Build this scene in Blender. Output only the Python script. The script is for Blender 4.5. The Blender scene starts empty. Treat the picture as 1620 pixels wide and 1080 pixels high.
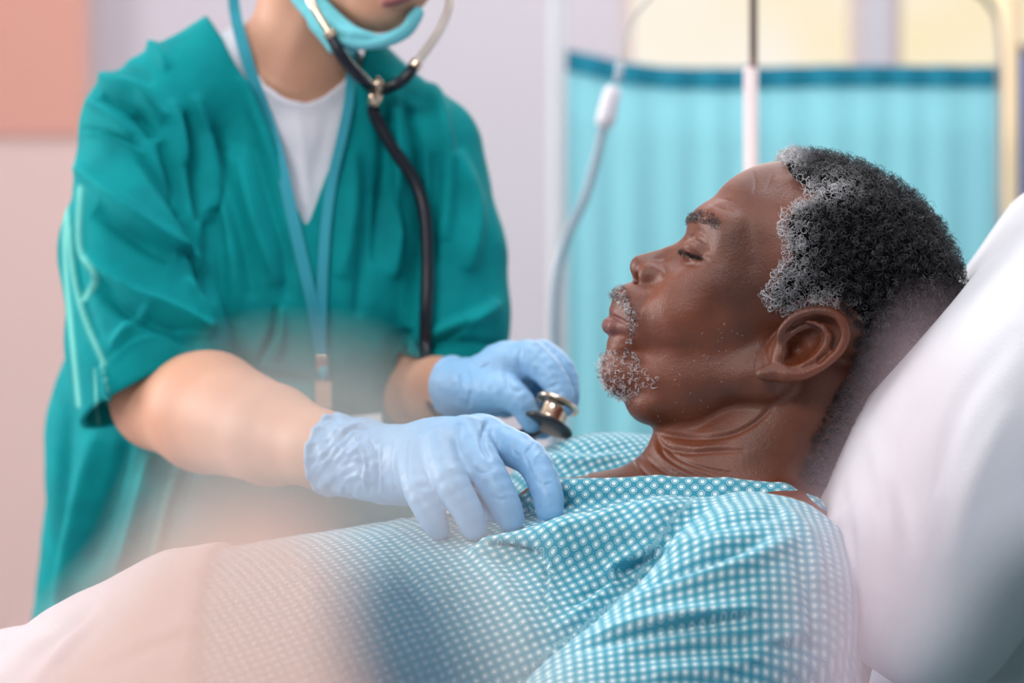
import bpy, math, random
import numpy as np
from mathutils import Vector, Matrix

random.seed(7)
rng = np.random.default_rng(7)
C = bpy.context.scene.collection
sc = bpy.context.scene

# ------------------------------------------------------------------ camera
FPX = 85.0 / 36.0 * 1620.0          # focal length in pixels of the 1620 wide frame
CZ = 1.10                            # camera height
cam_data = bpy.data.cameras.new('camera')
cam_data.lens = 85.0
cam_data.sensor_width = 36.0
cam_data.clip_start = 0.02
cam_data.dof.use_dof = True
cam_data.dof.focus_distance = 1.555
cam_data.dof.aperture_fstop = 4.0
cam = bpy.data.objects.new('camera', cam_data)
C.objects.link(cam)
cam.location = (0, 0, CZ)
cam.rotation_euler = (math.pi / 2, 0, 0)
sc.camera = cam

# ------------------------------------------------------------------ world, lights, exposure
sc.view_settings.view_transform = 'Standard'
sc.view_settings.look = 'None'
sc.view_settings.gamma = 1
sc.view_settings.use_curve_mapping = False
sc.view_settings.exposure = 0.0
sc.cycles.use_denoising = True
sc.cycles.max_bounces = 8
sc.cycles.transparent_max_bounces = 16

world = bpy.data.worlds.new('world')
sc.world = world
world.use_nodes = True
bgn = world.node_tree.nodes['Background']
bgn.inputs[0].default_value = (0.80, 0.86, 1.0, 1)
bgn.inputs[1].default_value = 0.27


def area(name, loc, target, sx, sy, power, col):
    l = bpy.data.lights.new(name, 'AREA')
    l.shape = 'RECTANGLE'
    l.size = sx
    l.size_y = sy
    l.energy = power
    l.color = col
    o = bpy.data.objects.new(name, l)
    C.objects.link(o)
    o.location = loc
    d = Vector(target) - Vector(loc)
    o.rotation_euler = d.to_track_quat('-Z', 'Y').to_euler()
    return o


# window on the left side of the ward: soft daylight
area('left_window_light', (-2.85, 2.25, 1.85), (0.0, 1.7, 1.05), 1.7, 1.4, 80, (1.0, 0.96, 0.93))
# overhead area lights: one for the light from above, two added to brighten
area('overhead_light', (0.1, 1.75, 2.66), (0.25, 1.75, 0.9), 0.9, 0.9, 18, (0.93, 0.97, 1.0))
area('overhead_light', (0.3, 3.75, 2.66), (0.3, 3.75, 0.9), 2.6, 0.8, 26, (0.97, 0.98, 1.0))  # added to brighten the back wall and the curtain
area('overhead_light', (-1.1, -0.5, 2.64), (-0.05, 0.7, 1.0), 1.4, 0.9, 70, (1.0, 0.97, 0.94))  # added above and behind the camera to brighten the near haze panels
# daylight through the windows of the back wall
area('back_window_light', (0.9, 4.45, 1.85), (0.1, 1.6, 1.0), 1.6, 1.1, 26, (1.0, 0.92, 0.80))

# ------------------------------------------------------------------ pixel frame helpers


def N(px, py, w):
    """Point of the frame at reference depth: w toward the camera, in reference pixels."""
    s = 1.0 - w / FPX
    return (810 + (px - 810) * s, 540 + (py - 540) * s, w)


def to_world(V, Ym):
    V = np.asarray(V, dtype=np.float64)
    k = Ym / FPX
    out = np.empty_like(V)
    out[..., 0] = (V[..., 0] - 810) * k
    out[..., 1] = Ym - V[..., 2] * k
    out[..., 2] = CZ - (V[..., 1] - 540) * k
    return out


def proj(V):
    """frame coords -> photo pixels"""
    s = 1.0 - V[..., 2] / FPX
    return 810 + (V[..., 0] - 810) / s, 540 + (V[..., 1] - 540) / s


def PW(px, py, Y):
    return Vector(((px - 810) / FPX * Y, Y, CZ - (py - 540) / FPX * Y))

# ------------------------------------------------------------------ distance-field shapes (numpy)


def smin(a, b, k):
    h = np.maximum(k - np.abs(a - b), 0) / k
    return np.minimum(a, b) - h * h * k * 0.25


def smax(a, b, k):
    return -smin(-a, -b, k)


def ell(P, c, r, ax=None):
    """ellipsoid; ax = angle (deg) of its first axis in the u,v plane"""
    q = P - np.asarray(c, dtype=np.float32)
    if ax is not None:
        if np.isscalar(ax):
            a = math.radians(ax)
            R = np.array([[math.cos(a), math.sin(a), 0], [-math.sin(a), math.cos(a), 0], [0, 0, 1]], dtype=np.float32)
        else:
            R = np.asarray(ax, dtype=np.float32)
        q = q @ R.T
    r = np.asarray(r, dtype=np.float32)
    k0 = np.sqrt(((q / r) ** 2).sum(1)) + 1e-6
    k1 = np.sqrt(((q / (r * r)) ** 2).sum(1)) + 1e-9
    return k0 * (k0 - 1.0) / k1


def cone(P, a, b, ra, rb):
    """capsule with linearly varying radius"""
    a = np.asarray(a, dtype=np.float32)
    b = np.asarray(b, dtype=np.float32)
    ba = b - a
    L2 = float((ba * ba).sum()) + 1e-9
    q = P - a
    t = np.clip((q @ ba) / L2, 0, 1)
    d = q - t[:, None] * ba
    return np.sqrt((d * d).sum(1)) - (ra + (rb - ra) * t)


def chain(P, pts, rs, k=0):
    d = None
    for i in range(len(pts) - 1):
        e = cone(P, pts[i], pts[i + 1], rs[i], rs[i + 1])
        d = e if d is None else (np.minimum(d, e) if not k else smin(d, e, k))
    return d


def box(P, c, h, r, R=None):
    q = P - np.asarray(c, dtype=np.float32)
    if R is not None:
        q = q @ np.asarray(R, dtype=np.float32).T
    q = np.abs(q) - (np.asarray(h, dtype=np.float32) - r)
    return np.sqrt((np.maximum(q, 0) ** 2).sum(1)) + np.minimum(q.max(1), 0) - r


def rot2(deg):
    a = math.radians(deg)
    return np.array([[math.cos(a), math.sin(a), 0], [-math.sin(a), math.cos(a), 0], [0, 0, 1]])


def seg2(pu, pv, pts):
    """distance in photo pixels to a polyline, and the side parameter (0..1 along)"""
    best = np.full(pu.shape, 1e9)
    tt = np.zeros(pu.shape)
    pts = np.asarray(pts, dtype=np.float64)
    L = np.sqrt(((pts[1:] - pts[:-1]) ** 2).sum(1))
    tot = L.sum()
    acc = 0
    for i in range(len(pts) - 1):
        a, b = pts[i], pts[i + 1]
        ba = b - a
        t = np.clip(((pu - a[0]) * ba[0] + (pv - a[1]) * ba[1]) / (L[i] ** 2 + 1e-9), 0, 1)
        d = np.hypot(pu - a[0] - t * ba[0], pv - a[1] - t * ba[1])
        m = d < best
        best = np.where(m, d, best)
        tt = np.where(m, (acc + t * L[i]) / tot, tt)
        acc += L[i]
    return best, tt


def smooth_poly(pts, n=8):
    """Catmull-Rom through the points"""
    P = [np.asarray(p, dtype=np.float64) for p in pts]
    P = [2 * P[0] - P[1]] + P + [2 * P[-1] - P[-2]]
    out = []
    for i in range(1, len(P) - 2):
        for j in range(n):
            t = j / n
            out.append(0.5 * ((2 * P[i]) + (-P[i - 1] + P[i + 1]) * t + (2 * P[i - 1] - 5 * P[i] + 4 * P[i + 1] - P[i + 2]) * t * t
                              + (-P[i - 1] + 3 * P[i] - 3 * P[i + 1] + P[i + 2]) * t ** 3))
    out.append(P[-2])
    return np.array(out)


def iso(f, lo, hi, h, B=8, slack=1.35, project=2):
    """sparse surface nets: mesh of f = 0 inside the box lo..hi with cell size h"""
    lo = np.asarray(lo, dtype=np.float64)
    hi = np.asarray(hi, dtype=np.float64)
    nb = np.ceil((hi - lo) / (h * B)).astype(int)
    ii = np.stack(np.meshgrid(*[np.arange(n) for n in nb], indexing='ij'), -1).reshape(-1, 3)
    cen = (lo + (ii + 0.5) * h * B).astype(np.float32)
    d = np.concatenate([f(cen[i:i + 200000]) for i in range(0, len(cen), 200000)])
    act = ii[np.abs(d) < h * B * 0.87 * slack + h]
    g = np.stack(np.meshgrid(*[np.arange(B + 1)] * 3, indexing='ij'), -1).reshape(-1, 3)
    NB = B + 1
    big = (nb * B + 2).astype(np.int64)
    keys, pts, edges = [], [], []

    def gid(c):
        return (c[..., 0].astype(np.int64) * big[1] + c[..., 1]) * big[2] + c[..., 2]
    CH = 400
    for s in range(0, len(act), CH):
        blk = act[s:s + CH] * B
        pos = (blk[:, None, :] + g[None]).reshape(-1, 3)
        val = f((lo + pos * h).astype(np.float32)).astype(np.float64).reshape(-1, NB, NB, NB)
        ins = val < 0
        # cell vertices
        cnt = np.zeros((len(blk), B, B, B))
        sm = np.zeros((len(blk), B, B, B, 3))
        for axis in range(3):
            for da in (0, 1):
                for db in (0, 1):
                    o = [da, db]
                    off = [0, 0, 0]
                    others = [a for a in range(3) if a != axis]
                    off[others[0]] = da
                    off[others[1]] = db
                    sl0 = tuple([slice(None)] + [slice(off[a], off[a] + B) for a in range(3)])
                    off2 = list(off)
                    off2[axis] += 1
                    sl1 = tuple([slice(None)] + [slice(off2[a], off2[a] + B) for a in range(3)])
                    v0, v1 = val[sl0], val[sl1]
                    cr = (v0 < 0) != (v1 < 0)
                    t = np.where(cr, v0 / np.where(cr, v0 - v1, 1), 0)
                    cnt += cr
                    for a in range(3):
                        sm[..., a] += np.where(cr, (t if a == axis else off[a]), 0)
        m = cnt > 0
        b, x, y, z = np.nonzero(m)
        cell = blk[b] + np.stack([x, y, z], -1)
        keys.append(gid(cell + 1))
        pts.append(lo + (cell + sm[m] / cnt[m][:, None]) * h)
        for axis in range(3):
            sl0 = (slice(None), slice(0, B), slice(0, B), slice(0, B))
            sl = [slice(None), slice(0, B), slice(0, B), slice(0, B)]
            sl[axis + 1] = slice(1, B + 1)
            a0, a1 = ins[sl0], ins[tuple(sl)]
            b, x, y, z = np.nonzero(a0 != a1)
            c = blk[b] + np.stack([x, y, z], -1)
            flip = a0[b, x, y, z]
            edges.append((axis, c, flip))
    keys = np.concatenate(keys)
    pts = np.concatenate(pts)
    order = np.argsort(keys)
    keys = keys[order]
    pts = pts[order]
    quads = []
    for axis, c, flip in edges:
        o1, o2 = [(1, 2), (2, 0), (0, 1)][axis]
        e1 = np.zeros(3, int)
        e1[o1] = 1
        e2 = np.zeros(3, int)
        e2[o2] = 1
        q = [gid(c - e1 - e2 + 1), gid(c - e2 + 1), gid(c + 1), gid(c - e1 + 1)]
        idx = [np.searchsorted(keys, k) for k in q]
        ok = np.ones(len(c), bool)
        for k, i in zip(q, idx):
            ok &= (i < len(keys)) & (keys[np.minimum(i, len(keys) - 1)] == k)
        Q = np.stack(idx, -1)
        Q = np.where(flip[:, None], Q, Q[:, ::-1])[ok]
        quads.append(Q)
    quads = np.concatenate(quads)
    for _ in range(project):
        p32 = pts.astype(np.float32)
        f0 = f(p32)
        e = 0.4 * h
        G = np.stack([f(p32 + np.eye(3, dtype=np.float32)[a] * e) - f(p32 - np.eye(3, dtype=np.float32)[a] * e) for a in range(3)], -1) / (2 * e)
        G2 = (G * G).sum(1) + 1e-3
        st = np.clip(f0 / G2, -0.6 * h, 0.6 * h)
        pts = pts - (G * st[:, None])
    return pts, quads


def vnormals(V, Q):
    n = np.cross(V[Q[:, 2]] - V[Q[:, 0]], V[Q[:, 3]] - V[Q[:, 1]])
    out = np.zeros_like(V)
    for i in range(4):
        for a in range(3):
            out[:, a] += np.bincount(Q[:, i], n[:, a], len(V))
    return out / (np.linalg.norm(out, axis=1)[:, None] + 1e-9)


def crease(V, Nn, lines, facing=-0.2):
    """push vertices of cloth or skin along their normals: lines = (polyline px, width px, height, [side])"""
    pu, pv = proj(V)
    d = np.zeros(len(V))
    for ln in lines:
        pts, wd, amp = ln[0], ln[1], ln[2]
        if len(pts) > 2:
            pts = smooth_poly(pts, 5)
        r, t = seg2(pu, pv, pts)
        taper = np.clip(np.sin(np.pi * np.clip(t, 0.0, 1.0)), 0, 1) ** 0.45 if len(ln) < 4 else np.ones_like(t)
        d += amp * np.exp(-(r / wd) ** 2) * (0.12 + 0.88 * taper)
    m = np.clip((Nn[:, 2] - facing) / 0.35, 0, 1)
    return V + Nn * (d * m)[:, None]


def unit_noise(P, scale, seed=0, octaves=3):
    """cheap smooth pseudo noise from sums of sines"""
    r = np.random.default_rng(seed)
    out = np.zeros(len(P))
    a = 1.0
    for o in range(octaves):
        for _ in range(5):
            k = r.normal(size=3)
            k /= np.linalg.norm(k)
            out += a * np.sin(P @ k * (2 * math.pi / scale) * (1 + 0.5 * r.random()) + r.random() * 6.28)
        scale *= 0.5
        a *= 0.5
    return out / 5.0

# ------------------------------------------------------------------ object helpers


def new_mesh(name, V, F, mat=None, parent=None, smooth=True, uv=None):
    me = bpy.data.meshes.new(name)
    V = np.asarray(V, dtype=np.float32)
    if isinstance(F, np.ndarray):
        n = F.shape[1]
        me.vertices.add(len(V))
        me.vertices.foreach_set('co', V.ravel())
        me.loops.add(F.size)
        me.loops.foreach_set('vertex_index', F.astype(np.int32).ravel())
        me.polygons.add(len(F))
        me.polygons.foreach_set('loop_start', np.arange(0, F.size, n, dtype=np.int32))
        me.update(calc_edges=True)
        me.validate()
    else:
        me.from_pydata([tuple(map(float, v)) for v in V], [], [list(map(int, f)) for f in F])
        me.update()
    if smooth:
        me.polygons.foreach_set('use_smooth', np.ones(len(me.polygons), bool))
    if uv is not None:
        at = me.attributes.new('cloth_uv', 'FLOAT_VECTOR', 'POINT')
        u3 = np.zeros((len(V), 3), dtype=np.float32)
        u3[:, :uv.shape[1]] = uv
        at.data.foreach_set('vector', u3.ravel())
    if mat is not None:
        me.materials.append(mat)
    o = bpy.data.objects.new(name, me)
    C.objects.link(o)
    if parent is not None:
        o.parent = parent
    return o


def attr(o, name, vals):
    at = o.data.attributes.new(name, 'FLOAT', 'POINT')
    at.data.foreach_set('value', np.asarray(vals, dtype=np.float32))


def tag(o, label, cat, group=None, kind=None):
    o['label'] = label
    o['category'] = cat
    if group:
        o['group'] = group
    if kind:
        o['kind'] = kind
    return o


def empty(name, loc, label=None, cat=None, group=None):
    o = bpy.data.objects.new(name, None)
    C.objects.link(o)
    o.location = loc
    if label:
        tag(o, label, cat, group)
    return o


def adopt(parent, *kids):
    """parent the kids while keeping their world placement"""
    bpy.context.view_layer.update()
    for k in kids:
        k.parent = parent
        k.matrix_parent_inverse = parent.matrix_world.inverted()


def tube(pts, radii, seg=12, cap=True, flat=None):
    """V,F of a tube along pts (world)"""
    pts = [Vector(p) for p in pts]
    n = len(pts)
    if np.isscalar(radii):
        radii = [radii] * n
    V, F = [], []
    prev = None
    for i, p in enumerate(pts):
        t = (pts[min(i + 1, n - 1)] - pts[max(i - 1, 0)]).normalized()
        if prev is None:
            a = Vector((0, 0, 1)) if abs(t.z) < 0.9 else Vector((1, 0, 0))
            x = t.cross(a).normalized()
        else:
            x = (prev - t * prev.dot(t)).normalized()
        prev = x
        y = t.cross(x)
        for j in range(seg):
            an = 2 * math.pi * j / seg
            V.append(p + (x * math.cos(an) + y * math.sin(an)) * radii[i])
    for i in range(n - 1):
        for j in range(seg):
            F.append((i * seg + j, i * seg + (j + 1) % seg, (i + 1) * seg + (j + 1) % seg, (i + 1) * seg + j))
    if cap:
        F.append(tuple(range(seg))[::-1])
        F.append(tuple((n - 1) * seg + j for j in range(seg)))
    return V, F


def merge(*parts):
    V, F = [], []
    for v, f in parts:
        o = len(V)
        V += list(v)
        F += [tuple(i + o for i in q) for q in f]
    return V, F


def lathe(prof, seg, M):
    """profile (r, h) turned round the local z axis, then placed by matrix M"""
    V, F = [], []
    for r, h in prof:
        for j in range(seg):
            a = 2 * math.pi * j / seg
            V.append(M @ Vector((r * math.cos(a), r * math.sin(a), h)))
    for i in range(len(prof) - 1):
        for j in range(seg):
            F.append((i * seg + j, i * seg + (j + 1) % seg, (i + 1) * seg + (j + 1) % seg, (i + 1) * seg + j))
    F.append(tuple(range(seg))[::-1])
    F.append(tuple((len(prof) - 1) * seg + j for j in range(seg)))
    return V, F


def boxm(x0, x1, y0, y1, z0, z1, bevel=0.0):
    V = [(x0, y0, z0), (x1, y0, z0), (x1, y1, z0), (x0, y1, z0), (x0, y0, z1), (x1, y0, z1), (x1, y1, z1), (x0, y1, z1)]
    F = [(0, 3, 2, 1), (4, 5, 6, 7), (0, 1, 5, 4), (1, 2, 6, 5), (2, 3, 7, 6), (3, 0, 4, 7)]
    return V, F


def boxo(name, x0, x1, y0, y1, z0, z1, mat, parent=None, bevel=0.0):
    V, F = boxm(x0, x1, y0, y1, z0, z1)
    o = new_mesh(name, V, F, mat, parent, smooth=False)
    if bevel:
        m = o.modifiers.new('bevel', 'BEVEL')
        m.width = bevel
        m.segments = 3
    return o

# ------------------------------------------------------------------ materials


def srgb(r, g, b):
    def c(v):
        v /= 255.0
        return v / 12.92 if v <= 0.04045 else ((v + 0.055) / 1.055) ** 2.4
    return (c(r), c(g), c(b), 1.0)


def mat(name, col, rough=0.6, metal=0.0, spec=0.5, sss=0.0, sheen=0.0, bump=None, vary=None, coat=0.0):
    m = bpy.data.materials.new(name)
    m.use_nodes = True
    nt = m.node_tree
    b = nt.nodes['Principled BSDF']
    b.inputs['Base Color'].default_value = col
    b.inputs['Roughness'].default_value = rough
    b.inputs['Metallic'].default_value = metal
    b.inputs['Specular IOR Level'].default_value = spec
    if sss:
        b.inputs['Subsurface Weight'].default_value = sss
        b.inputs['Subsurface Radius'].default_value = (0.010, 0.0035, 0.0018)
        b.inputs['Subsurface Scale'].default_value = 0.6
    if sheen:
        b.inputs['Sheen Weight'].default_value = sheen
        b.inputs['Sheen Roughness'].default_value = 0.5
    if coat:
        b.inputs['Coat Weight'].default_value = coat
    tc = nt.nodes.new('ShaderNodeTexCoord')
    if vary:
        sc_, col2, lo, hi = vary
        nz = nt.nodes.new('ShaderNodeTexNoise')
        nz.inputs['Scale'].default_value = sc_
        nz.inputs['Detail'].default_value = 5
        nt.links.new(tc.outputs['Object'], nz.inputs['Vector'])
        rp = nt.nodes.new('ShaderNodeMapRange')
        rp.inputs[1].default_value = lo
        rp.inputs[2].default_value = hi
        nt.links.new(nz.outputs['Fac'], rp.inputs[0])
        mx = nt.nodes.new('ShaderNodeMix')
        mx.data_type = 'RGBA'
        mx.inputs[6].default_value = col
        mx.inputs[7].default_value = col2
        nt.links.new(rp.outputs[0], mx.inputs[0])
        nt.links.new(mx.outputs[2], b.inputs['Base Color'])
    if bump:
        prev = None
        for (sc_, st, dist) in bump:
            nz = nt.nodes.new('ShaderNodeTexNoise')
            nz.inputs['Scale'].default_value = sc_
            nz.inputs['Detail'].default_value = 3
            nt.links.new(tc.outputs['Object'], nz.inputs['Vector'])
            bp = nt.nodes.new('ShaderNodeBump')
            bp.inputs['Strength'].default_value = st
            bp.inputs['Distance'].default_value = dist
            nt.links.new(nz.outputs['Fac'], bp.inputs['Height'])
            if prev:
                nt.links.new(prev.outputs[0], bp.inputs['Normal'])
            prev = bp
        nt.links.new(prev.outputs[0], b.inputs['Normal'])
    return m


def emis(name, col, strength, col2=None, scale=3):
    m = bpy.data.materials.new(name)
    m.use_nodes = True
    nt = m.node_tree
    nt.nodes.remove(nt.nodes['Principled BSDF'])
    e = nt.nodes.new('ShaderNodeEmission')
    e.inputs[0].default_value = col
    e.inputs[1].default_value = strength
    nt.links.new(e.outputs[0], nt.nodes['Material Output'].inputs[0])
    if col2:
        tc = nt.nodes.new('ShaderNodeTexCoord')
        nz = nt.nodes.new('ShaderNodeTexNoise')
        nz.inputs['Scale'].default_value = scale
        nt.links.new(tc.outputs['Object'], nz.inputs['Vector'])
        rp = nt.nodes.new('ShaderNodeMapRange')
        rp.inputs[1].default_value = 0.48
        rp.inputs[2].default_value = 0.74
        nt.links.new(nz.outputs['Fac'], rp.inputs[0])
        mx = nt.nodes.new('ShaderNodeMix')
        mx.data_type = 'RGBA'
        mx.inputs[6].default_value = col
        mx.inputs[7].default_value = col2
        nt.links.new(rp.outputs[0], mx.inputs[0])
        nt.links.new(mx.outputs[2], e.inputs[0])
    return m

# ------------------------------------------------------------------ the ward


def struct(o):
    o['kind'] = 'structure'
    return o


def px(x, Y):
    return (x - 810) / FPX * Y


def pz(y, Y):
    return CZ - (y - 540) / FPX * Y


M_wall = mat('lavender_grey_paint', srgb(190, 188, 196), rough=0.9, spec=0.1, vary=(1.2, srgb(190, 182, 192), 0.35, 0.7))
M_wall2 = mat('salmon_paint', srgb(206, 180, 177), rough=0.9, spec=0.1)
M_salm = mat('salmon_panel_paint', srgb(200, 148, 136), rough=0.9, spec=0.1)
M_ceil = mat('ceiling_paint', srgb(228, 228, 230), rough=0.95, spec=0.1)
M_floor = mat('floor_vinyl', srgb(168, 160, 158), rough=0.4, bump=[(60, 0.05, 0.001)])
YB = 4.6
XL, XR, YF = -3.0, 2.7, -1.2
struct(boxo('floor', XL, XR, YF, YB, -0.05, 0, M_floor))
struct(boxo('ceiling', XL, XR, YF, YB, 2.7, 2.75, M_ceil))
# back wall in pieces round the two windows
wx = [px(985, YB), px(1365, YB), px(1412, YB), px(1760, YB)]
wz0, wz1 = pz(330, YB), pz(-640, YB)
V, F = merge(boxm(XL, XR, YB, YB + 0.1, 0, wz0), boxm(XL, XR, YB, YB + 0.1, wz1, 2.7), boxm(XL, wx[0], YB, YB + 0.1, wz0, wz1),
             boxm(wx[1], wx[2], YB, YB + 0.1, wz0, wz1), boxm(wx[3], XR, YB, YB + 0.1, wz0, wz1))
struct(new_mesh('wall_back', V, F, M_wall, smooth=False))
struct(boxo('wall_right', XR, XR + 0.1, YF, YB, 0, 2.7, M_wall))
# left wall with the window opening the daylight comes through
V, F = merge(boxm(XL - 0.1, XL, YF, 1.35, 0, 2.7), boxm(XL - 0.1, XL, 3.15, YB, 0, 2.7), boxm(XL - 0.1, XL, 1.35, 3.15, 0, 1.05), boxm(XL - 0.1, XL, 1.35, 3.15, 2.6, 2.7))
struct(new_mesh('wall_left', V, F, M_wall, smooth=False))
# projecting pier with salmon upper panel
XP = px(137, 4.52)
wp = struct(boxo('wall_pier', XL, XP, 4.52, YB, 0, 2.7, M_wall2))
tr = struct(boxo('trim_1', XL, XP - 0.002, 4.51, 4.52, pz(214, 4.51), 2.7, M_salm))
struct(boxo('baseboard_back', XP, XR, YB - 0.015, YB, 0, 0.1, M_ceil))
M_pane = emis('sunlit_blind', srgb(255, 247, 235), 1.0, srgb(253, 232, 176), 1.6)
M_frame = mat('window_frame_paint', srgb(205, 188, 184), rough=0.6)
for i in (0, 2):
    r = bpy.data.objects.new('window_%d' % (i // 2 + 1), None)
    C.objects.link(r)
    r.location = ((wx[i] + wx[i + 1]) / 2, YB, wz0)
    r['kind'] = 'structure'
    V, F = boxm(wx[i], wx[i + 1], YB + 0.06, YB + 0.065, wz0, wz1)
    p = new_mesh('pane', V, F, M_pane, smooth=False)
    t = 0.02
    V, F = merge(boxm(wx[i], wx[i] + t, YB + 0.02, YB + 0.055, wz0, wz1), boxm(wx[i + 1] - t, wx[i + 1], YB + 0.02, YB + 0.055, wz0, wz1),
                 boxm(wx[i] + t, wx[i + 1] - t, YB + 0.02, YB + 0.055, wz0, wz0 + t), boxm(wx[i] + t, wx[i + 1] - t, YB + 0.02, YB + 0.055, wz1 - t, wz1))
    f = new_mesh('window_frame', V, F, M_frame, smooth=False)
    adopt(r, p, f)

# ------------------------------------------------------------------ privacy screen
YS = 3.1


def curtain_mat(name, col, col2):
    m = bpy.data.materials.new(name)
    m.use_nodes = True
    nt = m.node_tree
    b = nt.nodes['Principled BSDF']
    b.inputs['Roughness'].default_value = 0.9
    b.inputs['Specular IOR Level'].default_value = 0.1
    b.inputs['Base Color'].default_value = col
    tr_ = nt.nodes.new('ShaderNodeBsdfTranslucent')
    tr_.inputs[0].default_value = col2
    mx = nt.nodes.new('ShaderNodeMixShader')
    mx.inputs[0].default_value = 0.45
    nt.links.new(b.outputs[0], mx.inputs[1])
    nt.links.new(tr_.outputs[0], mx.inputs[2])
    nt.links.new(mx.outputs[0], nt.nodes['Material Output'].inputs[0])
    return m


M_curt = curtain_mat('cyan_curtain', srgb(170, 226, 236), srgb(180, 232, 240))
M_hem = curtain_mat('teal_hem', srgb(60, 165, 190), srgb(50, 160, 185))
M_blue = curtain_mat('blue_curtain', srgb(110, 150, 205), srgb(120, 160, 210))
M_pole = mat('white_lacquered_tube', srgb(190, 194, 200), rough=0.5, spec=0.3)
M_grey = mat('grey_steel_tube', srgb(140, 140, 142), rough=0.35, metal=0.7)


def curtain(name, x0, x1, topf, ybot, Y, m, amp=0.003, n=180, freq=11, ph=0.0):
    xs = np.linspace(x0, x1, n)
    rows = 14
    V, F = [], []
    for j in range(rows + 1):
        for i, x in enumerate(xs):
            t = j / rows
            yy = topf(x) * (1 - t) + ybot * t
            a = amp * (0.35 + 0.65 * min(1, t * 3))
            k = 2 * math.pi * freq * (x - x0) / (x1 - x0)
            off = a * (math.sin(k + ph + 0.5 * math.sin(k * 0.23)) + 0.5 * math.sin(k * 0.37 + 1))
            V.append((px(x, Y), Y + off, pz(yy, Y)))
    for j in range(rows):
        for i in range(n - 1):
            F.append((j * n + i, j * n + i + 1, (j + 1) * n + i + 1, (j + 1) * n + i))
    o = new_mesh(name, V, F, m)
    s = o.modifiers.new('thickness', 'SOLIDIFY')
    s.thickness = 0.0012
    return o


def topline(x):
    return float(np.interp(x, [894, 930, 990, 1060, 1150, 1300, 1576], [78, 86, 100, 107, 108, 104, 105]))


scr = empty('privacy_screen', (px(1230, YS), YS, 0), 'cyan fabric privacy screen on a tube frame behind the man in bed', 'privacy screen')
zb = 0.35
yb = 540 + (CZ - zb) * FPX / YS
adopt(scr, curtain('curtain', 896, 1577, lambda x: topline(x) + 22, yb, YS, M_curt))
hem = curtain('hem', 896, 1577, topline, 0, YS - 0.004, M_hem)
# the hem is a short band: move its lower rows up
me = hem.data
for v in me.vertices:
    x_px = 810 + v.co.x * FPX / YS
    t = (v.index // 180) / 14
    v.co.z = pz(topline(x_px) + 34 * t, YS)
hem['label'] = 'darker teal casing along the top of the curtain'
adopt(scr, hem)
zt_ = pz(-60, YS)


def wtube(name, pts, r, m, parent, smooth_n=8, seg=16):
    P = smooth_poly([tuple(p) for p in pts], smooth_n) if len(pts) > 2 else pts
    V, F = tube([tuple(p) for p in P], r, seg)
    o = new_mesh(name, V, F, m)
    adopt(parent, o)
    return o


wtube('upright', [(px(880, YS), YS, 0.05), (px(880, YS), YS, zt_)], 0.0095, M_pole, scr)
wtube('rail', [(px(880, YS), YS, zt_ - 0.01), (px(1180, YS), YS, zt_), (px(1480, YS), YS, pz(-50, YS))], 0.004, M_grey, scr)
wtube('upright', [(px(1480, YS), YS, pz(-50, YS)), (px(1530, YS), YS, pz(-22, YS)), (px(1566, YS), YS, pz(8, YS)), (px(1581, YS), YS, pz(60, YS)),
                  (px(1583, YS), YS, pz(260, YS)), (px(1583, YS), YS, pz(700, YS)), (px(1583, YS), YS, 0.05)], 0.0036, M_grey, scr)
for xx in (880, 1583):
    V, F = tube([(px(xx, YS), YS - 0.25, 0.03), (px(xx, YS), YS + 0.25, 0.03)], 0.014, 12)
    V2_, F2_ = merge((V, F), tube([(px(xx, YS), YS, 0.03), (px(xx, YS), YS, 0.08)], 0.012, 12),
                     tube([(px(xx, YS), YS - 0.24, 0.0), (px(xx, YS), YS - 0.24, 0.03)], 0.014, 12), tube([(px(xx, YS), YS + 0.24, 0.0), (px(xx, YS), YS + 0.24, 0.03)], 0.014, 12))
    adopt(scr, new_mesh('foot', V2_, F2_, M_pole))

# second screen folded at the right with its cream upright
YS2 = 3.35
M_cream = mat('cream_orange_tube', srgb(255, 226, 186), rough=0.45, spec=0.4)
scr2 = empty('privacy_screen', (px(1660, YS2), YS2, 0), 'blue privacy screen on a warm cream post at the right edge of the picture', 'privacy screen')
wtube('upright', [(px(1599, YS2), YS2, 0.0), (px(1599, YS2), YS2, 2.3)], 0.0125, M_cream, scr2)
yb2 = 540 + (CZ - zb) * FPX / YS2
adopt(scr2, curtain('curtain', 1614, 1830, lambda x: 82.0, yb2, YS2 + 0.01, M_blue, freq=9))
wtube('upright', [(px(1838, YS2), YS2, 0.0), (px(1838, YS2), YS2, 2.3)], 0.0125, M_cream, scr2)
wtube('rail', [(px(1599, YS2), YS2, pz(76, YS2)), (px(1838, YS2), YS2, pz(76, YS2))], 0.006, M_grey, scr2)

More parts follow.
